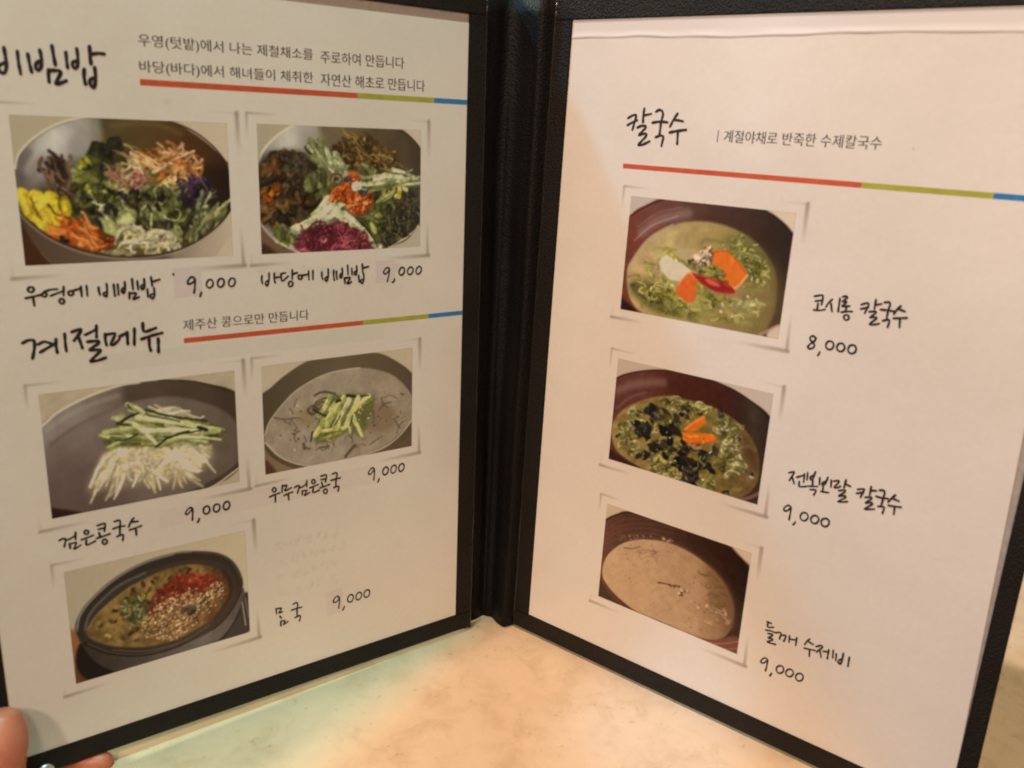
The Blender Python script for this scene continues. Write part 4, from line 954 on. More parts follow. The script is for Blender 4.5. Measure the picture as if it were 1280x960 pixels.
p.threads([(695, 480), (780, 430), (890, 460), (895, 640), (790, 712), (700, 680)], 190, 80, 7, [(62, 60, 36), (96, 92, 60), (36, 34, 20), (78, 76, 46), (118, 112, 78)], None, 1, .6)
p.dots([(740, 430), (830, 420), (830, 460), (760, 470)], 8, 16, [(170, 156, 60), (186, 178, 120)])
p.leaves([(560, 560), (700, 430), (740, 440), (690, 640), (670, 680)], 20, 90, 40, [(104, 128, 56), (78, 98, 42), (132, 150, 78)])
for a, b, w, c in (((190, 668), (520, 495), 40, (190, 190, 142)), ((200, 672), (480, 545), 26, (208, 206, 164)), ((372, 555), (440, 470), 34, (182, 184, 134)), ((395, 560), (470, 490), 24, (202, 200, 156)), ((490, 545), (690, 720), 46, (184, 186, 138)), ((520, 545), (700, 712), 24, (208, 206, 166)), ((580, 560), (680, 690), 22, (78, 96, 46))):
    p.thread([a, ((a[0] + b[0]) / 2 + 6, (a[1] + b[1]) / 2 - 4), b], w, c)
p.strand([(600, 590), (640, 640), (672, 690)], 10, (40, 50, 26), .9)
p.poly([(442, 480), (470, 425), (540, 405), (640, 430), (664, 480), (640, 530), (580, 555), (530, 520), (520, 485), (460, 490)], (196, 92, 36), 2)
p.dots([(442, 480), (470, 420), (540, 400), (640, 430), (664, 480), (640, 530), (580, 556), (530, 520), (520, 488), (460, 492)], 240, 9, [(206, 96, 38), (228, 120, 56), (178, 74, 26), (236, 142, 82)])
p.poly([(545, 340), (575, 338), (606, 366), (596, 396), (556, 392), (532, 372)], (186, 98, 50), 2, True, 1, .2, 8); p.dots([(545, 340), (606, 366), (596, 396), (540, 380)], 20, 8, [(206, 116, 60), (166, 80, 36)])
p.poly([(430, 400), (520, 375), (580, 440), (500, 480)], (150, 60, 24), 7, True, .35)
p.poly([(445, 375), (465, 345), (500, 345), (516, 375), (500, 405), (460, 405)], (96, 80, 58), 1); p.strand([(462, 385), (470, 360), (495, 362), (498, 385), (480, 390)], 8, (150, 134, 104), .9); p.strand([(475, 378), (485, 372)], 7, (60, 48, 36), .9)
p.poly([(598, 420), (628, 408), (636, 440), (612, 464), (596, 448)], (70, 70, 72), 1); p.dots([(604, 420), (628, 418), (622, 450)], 4, 8, [(128, 126, 124)])
p.poly([(556, 408), (572, 390), (596, 390), (606, 412), (590, 436), (564, 434)], (206, 192, 164), 1); p.strand([(568, 406), (584, 397), (595, 410), (582, 420), (574, 414)], 5, (140, 116, 88), .8); p.strand([(556, 430), (580, 440), (600, 432)], 7, (120, 84, 56), .6)
p.strand([(530, 380), (545, 372)], 24, (62, 56, 66), .9); p.strand([(615, 385), (655, 378)], 14, (88, 76, 40), .9)
p.leaves([(170, 650), (220, 625), (280, 690), (240, 720)], 9, 70, 44, [(104, 128, 58), (136, 152, 86), (84, 104, 48)])
p.poly([(275, 700), (320, 640), (430, 605), (540, 610), (620, 660), (640, 725), (450, 752), (300, 742)], (92, 34, 42), 6)
p.threads([(275, 700), (320, 635), (430, 600), (540, 608), (620, 660), (640, 722), (450, 748), (300, 738)], 240, 70, 8, [(130, 48, 60), (158, 70, 82), (98, 32, 44), (176, 90, 100), (112, 40, 54)], None, 1, .6)
p.thread([(330, 640), (370, 590), (420, 585), (425, 610)], 8, (120, 48, 58)); p.thread([(300, 600), (330, 640), (350, 670)], 7, (120, 50, 58))
p.strand([(100, 590), (180, 680), (290, 738)], 9, (176, 160, 140), .8); p.strand([(890, 610), (830, 668), (735, 722)], 9, (190, 176, 156), .8)
m = p.mask([(905, 610), (830, 680), (740, 730), (910, 730)], 1); p.put(m, (176, 162, 142)); p.food = p.food * (1 - m)
p.outline(quad, ((0, 1), (1, 2)), (150, 134, 112))
place(p, 'L', 106.9, 202.0, 180.3, 252.4, "printed photo of a seaweed rice bowl with orange roe and snails")

# --- white noodles under cucumber strips
quad = [(190, 540), (1168, 415), (1185, 965), (268, 1160)]
p = Print(quad, 71.6, 48.6, 13, LEFT_P); p.amp = .4; p.grain = .45
p.fill((176, 160, 136))
dish = [(200, 720), (300, 630), (440, 555), (600, 498), (800, 468), (980, 476), (1180, 530), (1250, 700), (1190, 890), (1060, 985), (800, 1080), (500, 1150), (300, 1180), (180, 1000)]
p.poly(dish, (96, 82, 72), 1)
m = p.mask(dish, 1)
p.xramp(m, [(190, (148, 136, 132)), (400, (140, 126, 120)), (600, (112, 98, 88)), (640, (88, 74, 64)), (900, (84, 70, 60)), (1180, (74, 60, 50))])
floor = [(210, 860), (300, 750), (460, 655), (650, 580), (840, 548), (990, 570), (1130, 630), (1190, 720), (1180, 860), (1050, 960), (800, 1070), (500, 1140), (300, 1190), (200, 1050)]
m = p.mask(floor, 3)
p.xramp(m, [(210, (130, 118, 112)), (500, (126, 112, 106)), (800, (118, 104, 96)), (1180, (104, 90, 80))])
p.xramp(p.mask([(180, 850), (500, 800), (700, 1000), (500, 1200), (200, 1200)], 40) * .8, [(700, (124, 110, 104)), (950, (104, 84, 82)), (1160, (92, 72, 70))], True)
p.mottle(np.ones((p.h, p.w)), .07, 40)
p.strand([(240, 720), (320, 660), (460, 590), (590, 545)], 26, (168, 158, 152), .35, soft=4); p.strand([(260, 790), (400, 690), (600, 600)], 18, (100, 88, 80), .35, soft=3)
p.strand([(208, 705), (300, 626), (440, 552), (600, 494), (700, 478)], 12, (204, 190, 166), .9); p.strand([(800, 466), (980, 474), (1170, 528)], 9, (60, 46, 38), .85)
p.poly([(440, 1020), (520, 860), (700, 780), (1000, 760), (1060, 860), (900, 980), (700, 990), (560, 1010)], (150, 134, 112), 9, True, .8)
p.marking = True
p.poly([(470, 990), (520, 840), (640, 780), (820, 770), (1020, 765), (1045, 840), (960, 910), (860, 960), (720, 930), (650, 950), (560, 960)], (196, 176, 136), 5, True, 1, .12, 24)
for reg, ang, n in (([(460, 1000), (520, 800), (620, 800), (580, 990)], 2.05, 11), ([(560, 970), (600, 800), (740, 790), (700, 950)], 1.8, 12), ([(690, 950), (720, 800), (900, 780), (880, 950)], 1.2, 13), ([(820, 940), (880, 790), (1030, 770), (1030, 850), (950, 920)], .75, 11)):
    for q in p.inside(reg, n):
        a_ = ang + p.r.normal() * .2; d_ = np.array([math.cos(a_), math.sin(a_)]) * p.r.uniform(60, 100)
        bend = np.array([-d_[1], d_[0]]) * p.r.uniform(-.22, .22)
        p.strand([q - d_, q + bend, q + d_], p.r.uniform(7, 13), (142, 114, 74), p.r.uniform(.2, .5), soft=3.0)
        p.strand([q - d_ + 12, q + bend + 12, q + d_ * .9 + 12], p.r.uniform(20, 36), p.pick([(222, 206, 170), (232, 220, 190), (208, 190, 150)]), p.r.uniform(.5, .9), w1=9, soft=2.0)
for _ in range(12):
    q = np.array([p.r.uniform(600, 980), p.r.uniform(800, 920)]); d_ = np.array([p.r.uniform(50, 90), p.r.uniform(-40, 40)])
    p.strand([q - d_ + (0, 16), q + (0, -14), q + d_ + (0, 20)], p.r.uniform(14, 24), p.pick([(222, 208, 174), (212, 194, 156), (230, 218, 188)]), .75, soft=2.4)
    p.strand([q - d_ + (4, 28), q + (4, 0), q + d_ + (4, 32)], 7, (160, 134, 90), .35, soft=3)
p.marking = False
p.thread([(560, 830), (500, 900), (458, 1000)], 20, (228, 216, 184)); p.thread([(590, 850), (560, 920), (535, 995)], 19, (220, 206, 170)); p.thread([(640, 860), (640, 910), (660, 965)], 18, (226, 212, 178)); p.thread([(880, 850), (930, 900), (985, 915)], 20, (234, 222, 192)); p.thread([(960, 780), (1010, 820), (1040, 850)], 18, (230, 216, 184))
p.thread([(800, 860), (760, 910), (840, 970)], 20, (232, 220, 188)); p.thread([(700, 860), (720, 920), (700, 965)], 18, (214, 198, 158))
p.strand([(600, 860), (660, 840)], 40, (168, 142, 92), .35, soft=6)
p.poly([(780, 620), (870, 598), (920, 620), (1000, 670), (900, 670)], (220, 206, 176), 2); p.threads([(780, 620), (870, 600), (1000, 665), (900, 672)], 14, 110, 12, [(226, 212, 182), (200, 184, 148)], .3, .2, .1)
p.poly([(530, 740), (680, 650), (800, 640), (1080, 690), (1090, 730), (800, 790), (560, 800)], (82, 90, 44), 5, True, .9)
p.threads([(540, 760), (680, 660), (800, 650), (1060, 700), (1000, 750), (780, 780)], 52, 190, 20, [(182, 184, 118), (204, 206, 148), (150, 156, 84), (120, 130, 62)], .12, .22, .08)
for a, b, w, c in (((525, 728), (700, 705), 26, (176, 180, 116)), ((545, 805), (700, 740), 24, (168, 170, 104)), ((680, 690), (780, 780), 30, (202, 204, 146)), ((690, 650), (1080, 712), 34, (200, 202, 146)), ((800, 782), (1090, 712), 26, (188, 192, 124)), ((640, 588), (720, 628), 24, (192, 196, 136)), ((900, 750), (1095, 760), 16, (196, 198, 140)), ((720, 720), (980, 720), 26, (212, 212, 160))):
    p.thread([a, ((a[0] + b[0]) / 2, (a[1] + b[1]) / 2 - 6), b], w, c)
for P, w in (([(728, 615), (860, 645), (1028, 668)], 10), ([(590, 685), (640, 655), (690, 632)], 14), ([(600, 690), (640, 690)], 10), ([(580, 770), (640, 760), (690, 735)], 8), ([(780, 795), (860, 745), (940, 720)], 12), ([(640, 590), (660, 610)], 8), ([(985, 700), (1030, 712)], 18), ([(740, 640), (900, 672)], 7), ([(820, 752), (1000, 715)], 8), ([(1040, 745), (1085, 735)], 8)):
    p.strand(P, w, (40, 54, 28), .95)
p.strand([(1190, 890), (1060, 986), (960, 1020)], 12, (196, 180, 158), .85); p.poly([(1195, 905), (1080, 990), (1000, 1020), (1200, 1000)], (176, 160, 138), 2)
p.poly([(255, 1110), (300, 1108), (420, 1130), (260, 1180)], (52, 32, 28), 3)
p.outline(quad, ((0, 1), (1, 2)), (146, 130, 108))
place(p, 'L', 21.9, 106.9, 93.5, 155.5, "printed photo of white noodles topped with cucumber strips on a grey dish")

# --- grey soy soup with cucumber
quad = [(108, 395), (865, 300), (845, 788), (123, 935)]
p = Print(quad, 72.0, 48.0, 14, LEFT_P); p.amp = .5; p.grain = .7
p.fill((182, 166, 142))
rim = [(100, 560), (160, 500), (230, 440), (350, 366), (500, 332), (672, 326), (765, 358), (865, 438), (900, 560), (870, 680), (760, 790), (500, 880), (330, 915), (160, 850), (90, 720)]
p.poly([(100, 770), (180, 850), (300, 890), (500, 870), (700, 810), (870, 660), (870, 960), (100, 960)], (132, 108, 84), 2)
p.poly([(640, 830), (760, 780), (850, 690), (860, 800), (700, 850)], (92, 72, 56), 6, True, .8); p.poly([(110, 860), (140, 870), (180, 930), (110, 950)], (88, 60, 46), 3)
m = p.mask(rim, 1); p.xramp(m, [(100, (84, 72, 56)), (300, (96, 84, 66)), (500, (108, 94, 74)), (700, (100, 86, 66)), (870, (86, 70, 52))])
soup = [(124, 740), (150, 670), (220, 580), (300, 505), (440, 432), (600, 402), (740, 428), (820, 490), (855, 560), (848, 660), (780, 735), (690, 800), (520, 850), (350, 884), (210, 850), (135, 790)]
m = p.mask(soup, 1); p.xramp(m, [(120, (150, 136, 118)), (450, (158, 144, 126)), (850, (148, 132, 112))]); p.mottle(m, .10, 30); p.mottle(m, .05, 6)
p.strand([(124, 740), (150, 670), (220, 580), (300, 505), (440, 432), (600, 402)], 7, (188, 174, 152), .7)
p.strand([(125, 775), (210, 852), (350, 888), (520, 855), (690, 804), (785, 738), (850, 660)], 7, (196, 182, 160), .8); p.strand([(128, 790), (210, 866), (350, 902), (520, 868), (690, 818)], 6, (92, 78, 62), .7)
p.poly([(580, 610), (720, 580), (780, 660), (700, 720), (580, 690)], (128, 104, 78), 10, True, .7); p.poly([(290, 620), (370, 610), (380, 680), (300, 690)], (130, 112, 76), 8, True, .5)
p.curls([(340, 570), (440, 540), (440, 620), (340, 610)], 7, 40, 7, [(120, 104, 82), (104, 90, 70)])
p.threads([(160, 640), (300, 560), (800, 540), (820, 700), (520, 830), (260, 800)], 40, 60, 4, [(118, 104, 86), (128, 114, 96), (104, 92, 76), (178, 164, 142)], None, 1, .4)
p.dots([(150, 680), (300, 560), (800, 540), (820, 680), (520, 830), (260, 830)], 60, 5, [(86, 74, 60), (70, 60, 50), (182, 168, 140)], False)
for P, w in (([(170, 652), (225, 660), (285, 652)], 6), ([(690, 610), (720, 580), (750, 572)], 7), ([(800, 530), (810, 535)], 9), ([(520, 840), (545, 810), (568, 785)], 16), ([(315, 780), (320, 805)], 14), ([(390, 800), (440, 790)], 10), ([(760, 650), (790, 700)], 6), ([(350, 770), (356, 750)], 6), ([(780, 690), (815, 660)], 5), ([(640, 780), (700, 740)], 5)):
    p.strand(P, w, (92, 78, 64), .85)
p.poly([(370, 760), (400, 640), (460, 550), (640, 535), (670, 580), (600, 740), (540, 720), (420, 770)], (96, 102, 52), 5, True, .75)
for a, b, w in (((450, 548), (395, 640), 24), ((470, 580), (372, 740), 24), ((520, 548), (430, 690), 28), ((545, 560), (470, 690), 26), ((590, 550), (525, 690), 26), ((640, 545), (560, 620), 26), ((650, 560), (590, 600), 20), ((515, 700), (390, 720), 20), ((500, 720), (395, 760), 20), ((560, 640), (605, 742), 22), ((540, 640), (548, 725), 18), ((395, 750), (452, 765), 14), ((410, 660), (380, 740), 18), ((500, 600), (490, 700), 16)):
    p.thread([a, ((a[0] + b[0]) / 2 + p.r.uniform(-6, 6), (a[1] + b[1]) / 2), b], w, p.pick([(190, 190, 112), (212, 210, 146), (166, 172, 90), (200, 200, 128)]))
for P, w in (([(535, 540), (575, 545)], 14), ([(480, 572), (500, 565)], 14), ([(365, 612), (420, 640)], 11), ([(560, 640), (545, 690)], 6), ([(360, 720), (352, 765)], 8), ([(600, 545), (640, 540)], 8), ([(440, 620), (420, 650)], 6), ([(500, 640), (470, 690)], 6)):
    p.strand(P, w, (44, 46, 32), .9)
p.dots([(590, 600), (660, 590), (650, 660), (590, 660)], 8, 5, [(210, 190, 150)], False)
p.outline(quad, ((0, 1), (1, 2)), (146, 130, 108))
place(p, 'L', 104.8, 107.8, 176.8, 155.8, "printed photo of grey soy broth with cucumber strips in a steel bowl")

# --- seaweed stew with red paste and sesame
quad = [(315, 550), (1222, 330), (1250, 845), (382, 1095)]
p = Print(quad, 71.0, 49.2, 15, LEFT_P)
p.fill((178, 162, 138)); p.xramp(np.ones((p.h, p.w)), [(315, (172, 158, 136)), (1240, (192, 174, 148))])
p.poly([(320, 850), (400, 860), (480, 1060), (360, 1110)], (150, 98, 64), 3); p.poly([(370, 1020), (440, 1010), (500, 1070), (370, 1110)], (110, 66, 42), 4)
p.poly([(398, 900), (470, 900), (640, 1000), (700, 1020), (470, 1080), (385, 1010)], (34, 28, 26), 2)
p.poly([(1180, 690), (1212, 652), (1242, 660), (1256, 830), (1060, 900), (1090, 800)], (54, 50, 54), 2); p.poly([(1090, 830), (1180, 720), (1190, 760), (1110, 880)], (26, 22, 24), 3)
p.strand([(1205, 680), (1226, 810)], 6, (176, 162, 150), .9); p.strand([(1222, 672), (1242, 770)], 5, (150, 138, 130), .8)
body = [(378, 820), (400, 890), (470, 980), (560, 1030), (680, 1030), (900, 970), (1090, 880), (1180, 760), (1208, 620), (1000, 700), (700, 900), (450, 880)]
m = p.mask(body, 1); p.xramp(m, [(380, (62, 52, 44)), (600, (74, 64, 58)), (850, (90, 82, 80)), (1000, (110, 104, 104)), (1200, (84, 76, 76))]); p.mottle(m, .12, 20)
outer = [(378, 838), (392, 760), (450, 680), (560, 580), (700, 500), (850, 452), (960, 440), (1080, 448), (1160, 490), (1206, 570), (1204, 640), (1150, 740), (1060, 830), (900, 910), (720, 958), (560, 950), (440, 905)]
p.poly(outer, (58, 49, 45), 1)
p.strand([(385, 820), (400, 760), (455, 684), (565, 586), (705, 506), (852, 458)], 13, (112, 104, 100), .8); p.strand([(960, 447), (1080, 455), (1155, 496), (1198, 570)], 8, (88, 78, 72), .8)
p.strand([(420, 900), (550, 948), (720, 955), (900, 908), (1060, 828), (1150, 738), (1200, 640)], 14, (44, 36, 33), .95)
inner = [(418, 836), (432, 768), (480, 700), (580, 610), (710, 545), (850, 500), (960, 482), (1070, 490), (1140, 530), (1172, 600), (1160, 680), (1080, 780), (900, 880), (720, 922), (560, 918), (450, 880)]
p.poly(inner, (66, 58, 50), 1); p.strand([(424, 830), (440, 768), (486, 704), (585, 616), (712, 552)], 14, (104, 98, 98), .75)
soup = [(432, 838), (470, 770), (540, 700), (650, 616), (800, 540), (930, 508), (1040, 515), (1110, 550), (1140, 610), (1130, 680), (1060, 772), (890, 872), (720, 914), (560, 910), (458, 876)]
m = p.mask(soup, 2); p.xramp(m, [(430, (128, 102, 60)), (700, (138, 110, 66)), (1000, (124, 92, 54)), (1140, (88, 60, 36))])
p.mottle(m, .42, 26); p.mottle(m, .3, 9, (164, 140, 90))
p.dots(np.array(soup) * .9 + np.array([78, 72]), 130, 14, [(92, 78, 38), (140, 120, 72), (104, 88, 42), (70, 58, 30), (156, 134, 84)], False)
p.strand([(436, 830), (475, 765), (545, 695), (655, 612)], 8, (150, 132, 84), .6)
p.threads([(585, 740), (620, 690), (690, 672), (745, 720), (730, 790), (640, 800)], 75, 40, 9, [(106, 118, 62), (136, 150, 92), (78, 90, 44), (160, 168, 116)], None, 1, .6)
red = [(760, 660), (800, 620), (890, 560), (980, 552), (1080, 565), (1095, 600), (1020, 640), (920, 680), (850, 710), (790, 740), (740, 760)]
p.poly(red, (124, 48, 32), 5, True, .9, .3, 8)
p.dots(red, 200, 7, [(142, 56, 38), (112, 40, 28), (160, 76, 52), (128, 46, 32)], False)
p.strand([(384, 838), (396, 764), (452, 686), (562, 584), (702, 503), (852, 456), (950, 444)], 6, (158, 148, 140), .8, soft=1.5)
p.strand([(440, 902), (560, 944), (720, 950), (880, 908)], 4, (120, 112, 106), .7, soft=1.5)
p.poly([(700, 720), (800, 670), (880, 690), (760, 770)], (88, 44, 24), 9, True, .6)
p.dots([(690, 820), (720, 760), (800, 690), (950, 640), (1110, 590), (1130, 625), (1010, 720), (980, 800), (880, 884), (720, 870)], 520, 6.6, [(208, 166, 122), (186, 138, 98), (226, 190, 150), (166, 118, 82), (200, 152, 108)])
p.dots([(740, 700), (840, 640), (1000, 620), (1130, 640), (1090, 720), (1000, 800)], 70, 6, [(206, 160, 116), (176, 130, 90)])
p.dots([(900, 720), (960, 700), (970, 750), (900, 760)], 6, 15, [(120, 108, 96), (90, 78, 66)])
p.strand([(1110, 540), (1150, 610), (1135, 690), (1070, 775)], 26, (52, 36, 24), .55, soft=5)
p.strand([(560, 930), (720, 936), (900, 892), (1040, 812)], 6, (112, 102, 96), .7); p.strand([(910, 912), (1050, 838)], 9, (150, 142, 136), .4)
p.outline(quad, ((0, 1), (1, 2), (3, 0)), (152, 136, 114))
place(p, 'L', 23.9, 35.1, 94.9, 84.3, "printed photo of a seaweed stew with red paste and sesame in a black pot")

# --- noodle soup with carrot, radish and red chilli
quad = [(192, 65), (1022, 140), (940, 770), (150, 635)]
p = Print(quad, 74.4, 50.2, 16, RIGHT_P)
p.fill((188, 178, 166))
bowl = [(150, 260), (200, 155), (280, 105), (370, 72), (600, 60), (850, 118), (940, 175), (1012, 250), (1040, 420), (1000, 680), (850, 800), (500, 800), (120, 680)]
m = p.mask(bowl, 1); p.xramp(m, [(150, (112, 62, 50)), (260, (112, 70, 60)), (420, (102, 72, 66)), (560, (80, 54, 46)), (800, (62, 45, 38)), (900, (48, 40, 34)), (1000, (44, 37, 32))], tilt=-.15)
p.mottle(m, .1, 30)
p.strand([(250, 250), (340, 185), (480, 150)], 44, (168, 146, 144), .4, soft=9); p.strand([(215, 290), (300, 215), (430, 165)], 8, (178, 156, 150), .5); p.strand([(230, 220), (330, 150), (450, 120)], 10, (140, 108, 102), .5)
p.strand([(190, 168), (270, 118), (362, 82)], 7, (66, 38, 32), .9); p.strand([(850, 124), (940, 182), (1006, 250)], 7, (40, 30, 26), .9)
p.poly([(150, 560), (200, 620), (280, 680), (150, 660)], (88, 44, 36), 4); p.poly([(150, 585), (180, 600), (230, 640), (150, 650)], (40, 24, 22), 3)
soup = [(182, 440), (215, 370), (290, 275), (400, 212), (520, 190), (660, 206), (790, 268), (880, 360), (925, 460), (925, 600), (890, 700), (820, 765), (600, 730), (400, 700), (260, 650), (195, 570)]
m = p.mask(soup, 3); p.xramp(m, [(190, (186, 170, 130)), (300, (186, 168, 120)), (520, (172, 154, 100)), (650, (156, 142, 88)), (780, (134, 124, 74)), (925, (96, 86, 52))]); p.mottle(m, .16, 40)
p.xramp(p.mask([(500, 420), (900, 400), (900, 760), (500, 740)], 30) * .5, [(400, (160, 146, 92)), (760, (132, 118, 72))], True)
p.strand([(186, 440), (220, 365), (295, 272), (405, 208)], 10, (186, 166, 146), .6, soft=2)
NG = [(150, 162, 72), (122, 136, 52), (184, 190, 112), (98, 112, 44), (168, 178, 92)]
p.poly([(650, 290), (760, 255), (850, 340), (880, 460), (800, 520), (720, 400)], (96, 106, 50), 14, True, .55)
p.sunk([(230, 420), (420, 280), (700, 260), (880, 420), (880, 680), (600, 710), (260, 620)], 90, 30, 14, [(176, 172, 104), (120, 122, 62), (146, 146, 80), (104, 104, 52)], .45)
p.curls([(660, 290), (770, 255), (840, 330), (870, 440), (850, 520), (780, 470), (710, 370)], 44, 20, 9, NG)
p.glints([(650, 290), (770, 250), (850, 330), (885, 450), (840, 640), (700, 700), (480, 660), (700, 480)], 34, 7)
p.poly([(200, 500), (300, 490), (460, 590), (460, 660), (330, 650), (210, 560)], (92, 102, 52), 10, True, .8)
p.leaf((275, 545), 170, 70, .5, (108, 114, 66), False)
p.curls([(195, 480), (260, 470), (380, 520), (470, 600), (450, 660), (330, 650)], 26, 26, 11, NG)
p.curls([(290, 650), (480, 560), (660, 560), (850, 600), (840, 700), (640, 715), (400, 680)], 20, 20, 9, NG); p.sunk([(290, 640), (480, 560), (860, 580), (840, 720), (400, 690)], 40, 26, 14, NG, .5)
p.thread([(345, 540), (400, 565), (455, 610)], 22, (150, 164, 60)); p.thread([(360, 470), (385, 500), (380, 520)], 18, (150, 160, 70)); p.thread([(270, 400), (290, 440), (305, 470)], 18, (160, 170, 84))
p.thread([(380, 330), (410, 370), (450, 400)], 20, (148, 160, 62)); p.thread([(585, 560), (630, 575), (668, 565)], 17, (150, 160, 62)); p.thread([(540, 490), (560, 520), (565, 545)], 16, (138, 150, 56))
p.poly([(345, 395), (362, 366), (400, 372), (498, 432), (470, 470), (440, 492), (392, 482), (352, 440)], (206, 198, 170), 1, True, 1, .04); p.strand([(360, 452), (396, 486), (440, 494)], 9, (150, 142, 104), .6)
p.poly([(420, 345), (470, 325), (540, 340), (520, 385), (460, 380)], (176, 166, 122), 3, True, .8)
p.poly([(588, 350), (615, 330), (660, 332), (710, 360), (780, 450), (720, 518), (665, 480), (608, 390)], (216, 116, 42), 1, True, 1, .06); p.strand([(665, 484), (720, 520), (782, 455)], 12, (232, 160, 104), .85); p.strand([(600, 350), (660, 335), (708, 362), (776, 446)], 7, (176, 84, 28), .6)
p.poly([(430, 548), (442, 500), (490, 448), (528, 480), (524, 570), (484, 598)], (208, 104, 44), 1, True, 1, .08); p.strand([(440, 505), (488, 450), (520, 470)], 8, (232, 146, 92), .7); p.strand([(430, 550), (480, 595)], 8, (196, 120, 70), .8)
p.threads([(490, 400), (560, 380), (660, 430), (640, 480), (540, 440)], 22, 90, 17, [(140, 146, 60), (166, 168, 92), (104, 110, 44)], .55, .3, .2)
p.threads([(500, 400), (580, 315), (595, 350), (560, 410), (510, 430)], 24, 70, 11, [(224, 200, 170), (196, 160, 128), (104, 74, 60), (236, 218, 192), (74, 52, 44)], -.9, .5, .3)
p.poly([(508, 452), (560, 460), (640, 480), (700, 510), (720, 545), (640, 542), (570, 510)], (150, 36, 34), 1, True, 1, .1); p.poly([(570, 474), (620, 488), (650, 512), (600, 505)], (206, 120, 92), 2, True, .8); p.strand([(520, 458), (600, 472), (690, 512)], 6, (196, 74, 62), .7)
p.strand([(640, 548), (710, 555), (730, 540)], 18, (176, 110, 80), .35, soft=5)
p.dots([(300, 620), (460, 560), (860, 600), (420, 690)], 8, 4, [(56, 54, 34)], False)
p.dots([(700, 580), (840, 560), (840, 640), (700, 660)], 12, 15, [(176, 182, 132), (150, 158, 100)], False)
p.strand([(940, 700), (890, 725), (845, 750)], 14, (176, 148, 134), .7); p.poly([(950, 700), (880, 745), (930, 790), (960, 760)], (206, 190, 170), 3)
p.poly([(852, 110), (945, 172), (1012, 246), (1040, 240), (1030, 120)], (214, 200, 180), 2)
p.outline(quad, ((0, 1), (1, 2), (2, 3)), (178, 160, 140))
place(p, 'R', 37.8, 179.1, 112.2, 229.3, "printed photo of green noodle soup with carrot, radish and red chilli")

# --- noodle soup with black seaweed
quad = [(125, 78), (900, 240), (830, 795), (90, 585)]
p = Print(quad, 74.4, 49.0, 17, RIGHT_P)
p.fill((192, 180, 166))
bowl = [(80, 260), (118, 178), (200, 148), (330, 132), (480, 148), (620, 188), (765, 262), (885, 358), (910, 500), (860, 800), (600, 800), (300, 720), (60, 620)]
m = p.mask(bowl, 1); p.xramp(m, [(90, (92, 54, 48)), (250, (98, 62, 58)), (420, (76, 40, 32)), (650, (66, 34, 26)), (740, (56, 38, 30)), (800, (62, 55, 46)), (890, (46, 38, 32))]); p.mottle(m, .14, 14)
p.strand([(130, 240), (220, 205), (350, 195)], 40, (156, 128, 128), .45, soft=9); p.strand([(125, 330), (190, 275), (270, 250)], 14, (140, 112, 106), .35, soft=3)
p.strand([(118, 182), (200, 150), (330, 135), (480, 150), (560, 170)], 7, (52, 34, 34), .9); p.strand([(560, 168), (690, 220), (780, 275), (884, 362)], 6, (36, 24, 22), .9)
soup = [(104, 430), (126, 370), (190, 315), (300, 272), (400, 264), (500, 285), (620, 322), (740, 400), (815, 505), (835, 620), (810, 710), (720, 765), (560, 722), (400, 680), (260, 630), (150, 560), (110, 500)]
m = p.mask(soup, 2); p.xramp(m, [(105, (146, 130, 80)), (300, (136, 120, 70)), (600, (130, 116, 66)), (830, (112, 92, 56))]); p.mottle(m, .25, 20)
p.sunk(np.array([(120, 430), (200, 320), (420, 275), (640, 340), (820, 560), (720, 740), (420, 670), (160, 550)]), 150, 28, 13, [(150, 152, 84), (104, 104, 52), (172, 172, 108), (84, 82, 42)], .5)
p.poly([(90, 530), (150, 570), (250, 630), (90, 600)], (58, 28, 26), 3)
NG = [(142, 156, 80), (170, 180, 116), (112, 126, 58), (90, 104, 46), (190, 196, 140)]
for reg, n in (([(600, 360), (700, 400), (740, 500), (740, 640), (660, 690), (600, 600)], 70), ([(340, 280), (440, 270), (570, 310), (560, 360), (400, 350)], 44), ([(140, 420), (180, 340), (260, 330), (220, 480), (240, 600), (150, 520)], 40), ([(240, 590), (420, 620), (600, 690), (560, 725), (380, 680)], 40), ([(300, 520), (420, 540), (420, 640), (320, 600)], 16), ([(300, 400), (430, 380), (440, 450), (320, 470)], 18)):
    p.curls(reg, n, 20, 10, NG)
p.thread([(325, 545), (350, 575), (372, 590)], 20, (172, 178, 90)); p.leaves([(480, 690), (600, 660), (620, 720), (540, 725)], 8, 70, 40, [(140, 156, 84), (112, 128, 62)])
BK = [(30, 31, 27), (44, 46, 38), (22, 22, 20), (58, 60, 50), (36, 38, 34)]
for q, n, r_ in (((325, 350), 9, 46), ((460, 335), 6, 34), ((420, 400), 5, 30), ((250, 440), 9, 44), ((370, 480), 10, 56), ((265, 548), 6, 34), ((415, 572), 6, 40), ((510, 625), 12, 60), ((565, 545), 8, 40), ((480, 510), 8, 46), ((570, 600), 6, 40), ((140, 462), 3, 18), ((640, 340), 4, 26), ((735, 455), 3, 16), ((685, 735), 3, 22), ((500, 660), 6, 40), ((795, 650), 2, 12)):
    for _ in range(n):
        p.leaf(np.array(q) + p.r.normal(0, r_ * .5, 2), r_ * p.r.uniform(.9, 1.6), r_ * p.r.uniform(.5, .9), p.r.uniform(0, 6.28), p.pick(BK, .15), False)
    for _ in range(max(2, n // 2)):
        a = np.array(q) + p.r.normal(0, r_ * .45, 2)
        p.strand([a, a + p.r.normal(0, 9, 2)], 6, p.pick([(120, 124, 116), (92, 96, 84), (150, 152, 142)]), .75)
p.threads([(300, 380), (520, 380), (640, 560), (500, 660), (360, 620)], 16, 60, 7, [(110, 118, 64), (140, 148, 88)], None, 1, .5)
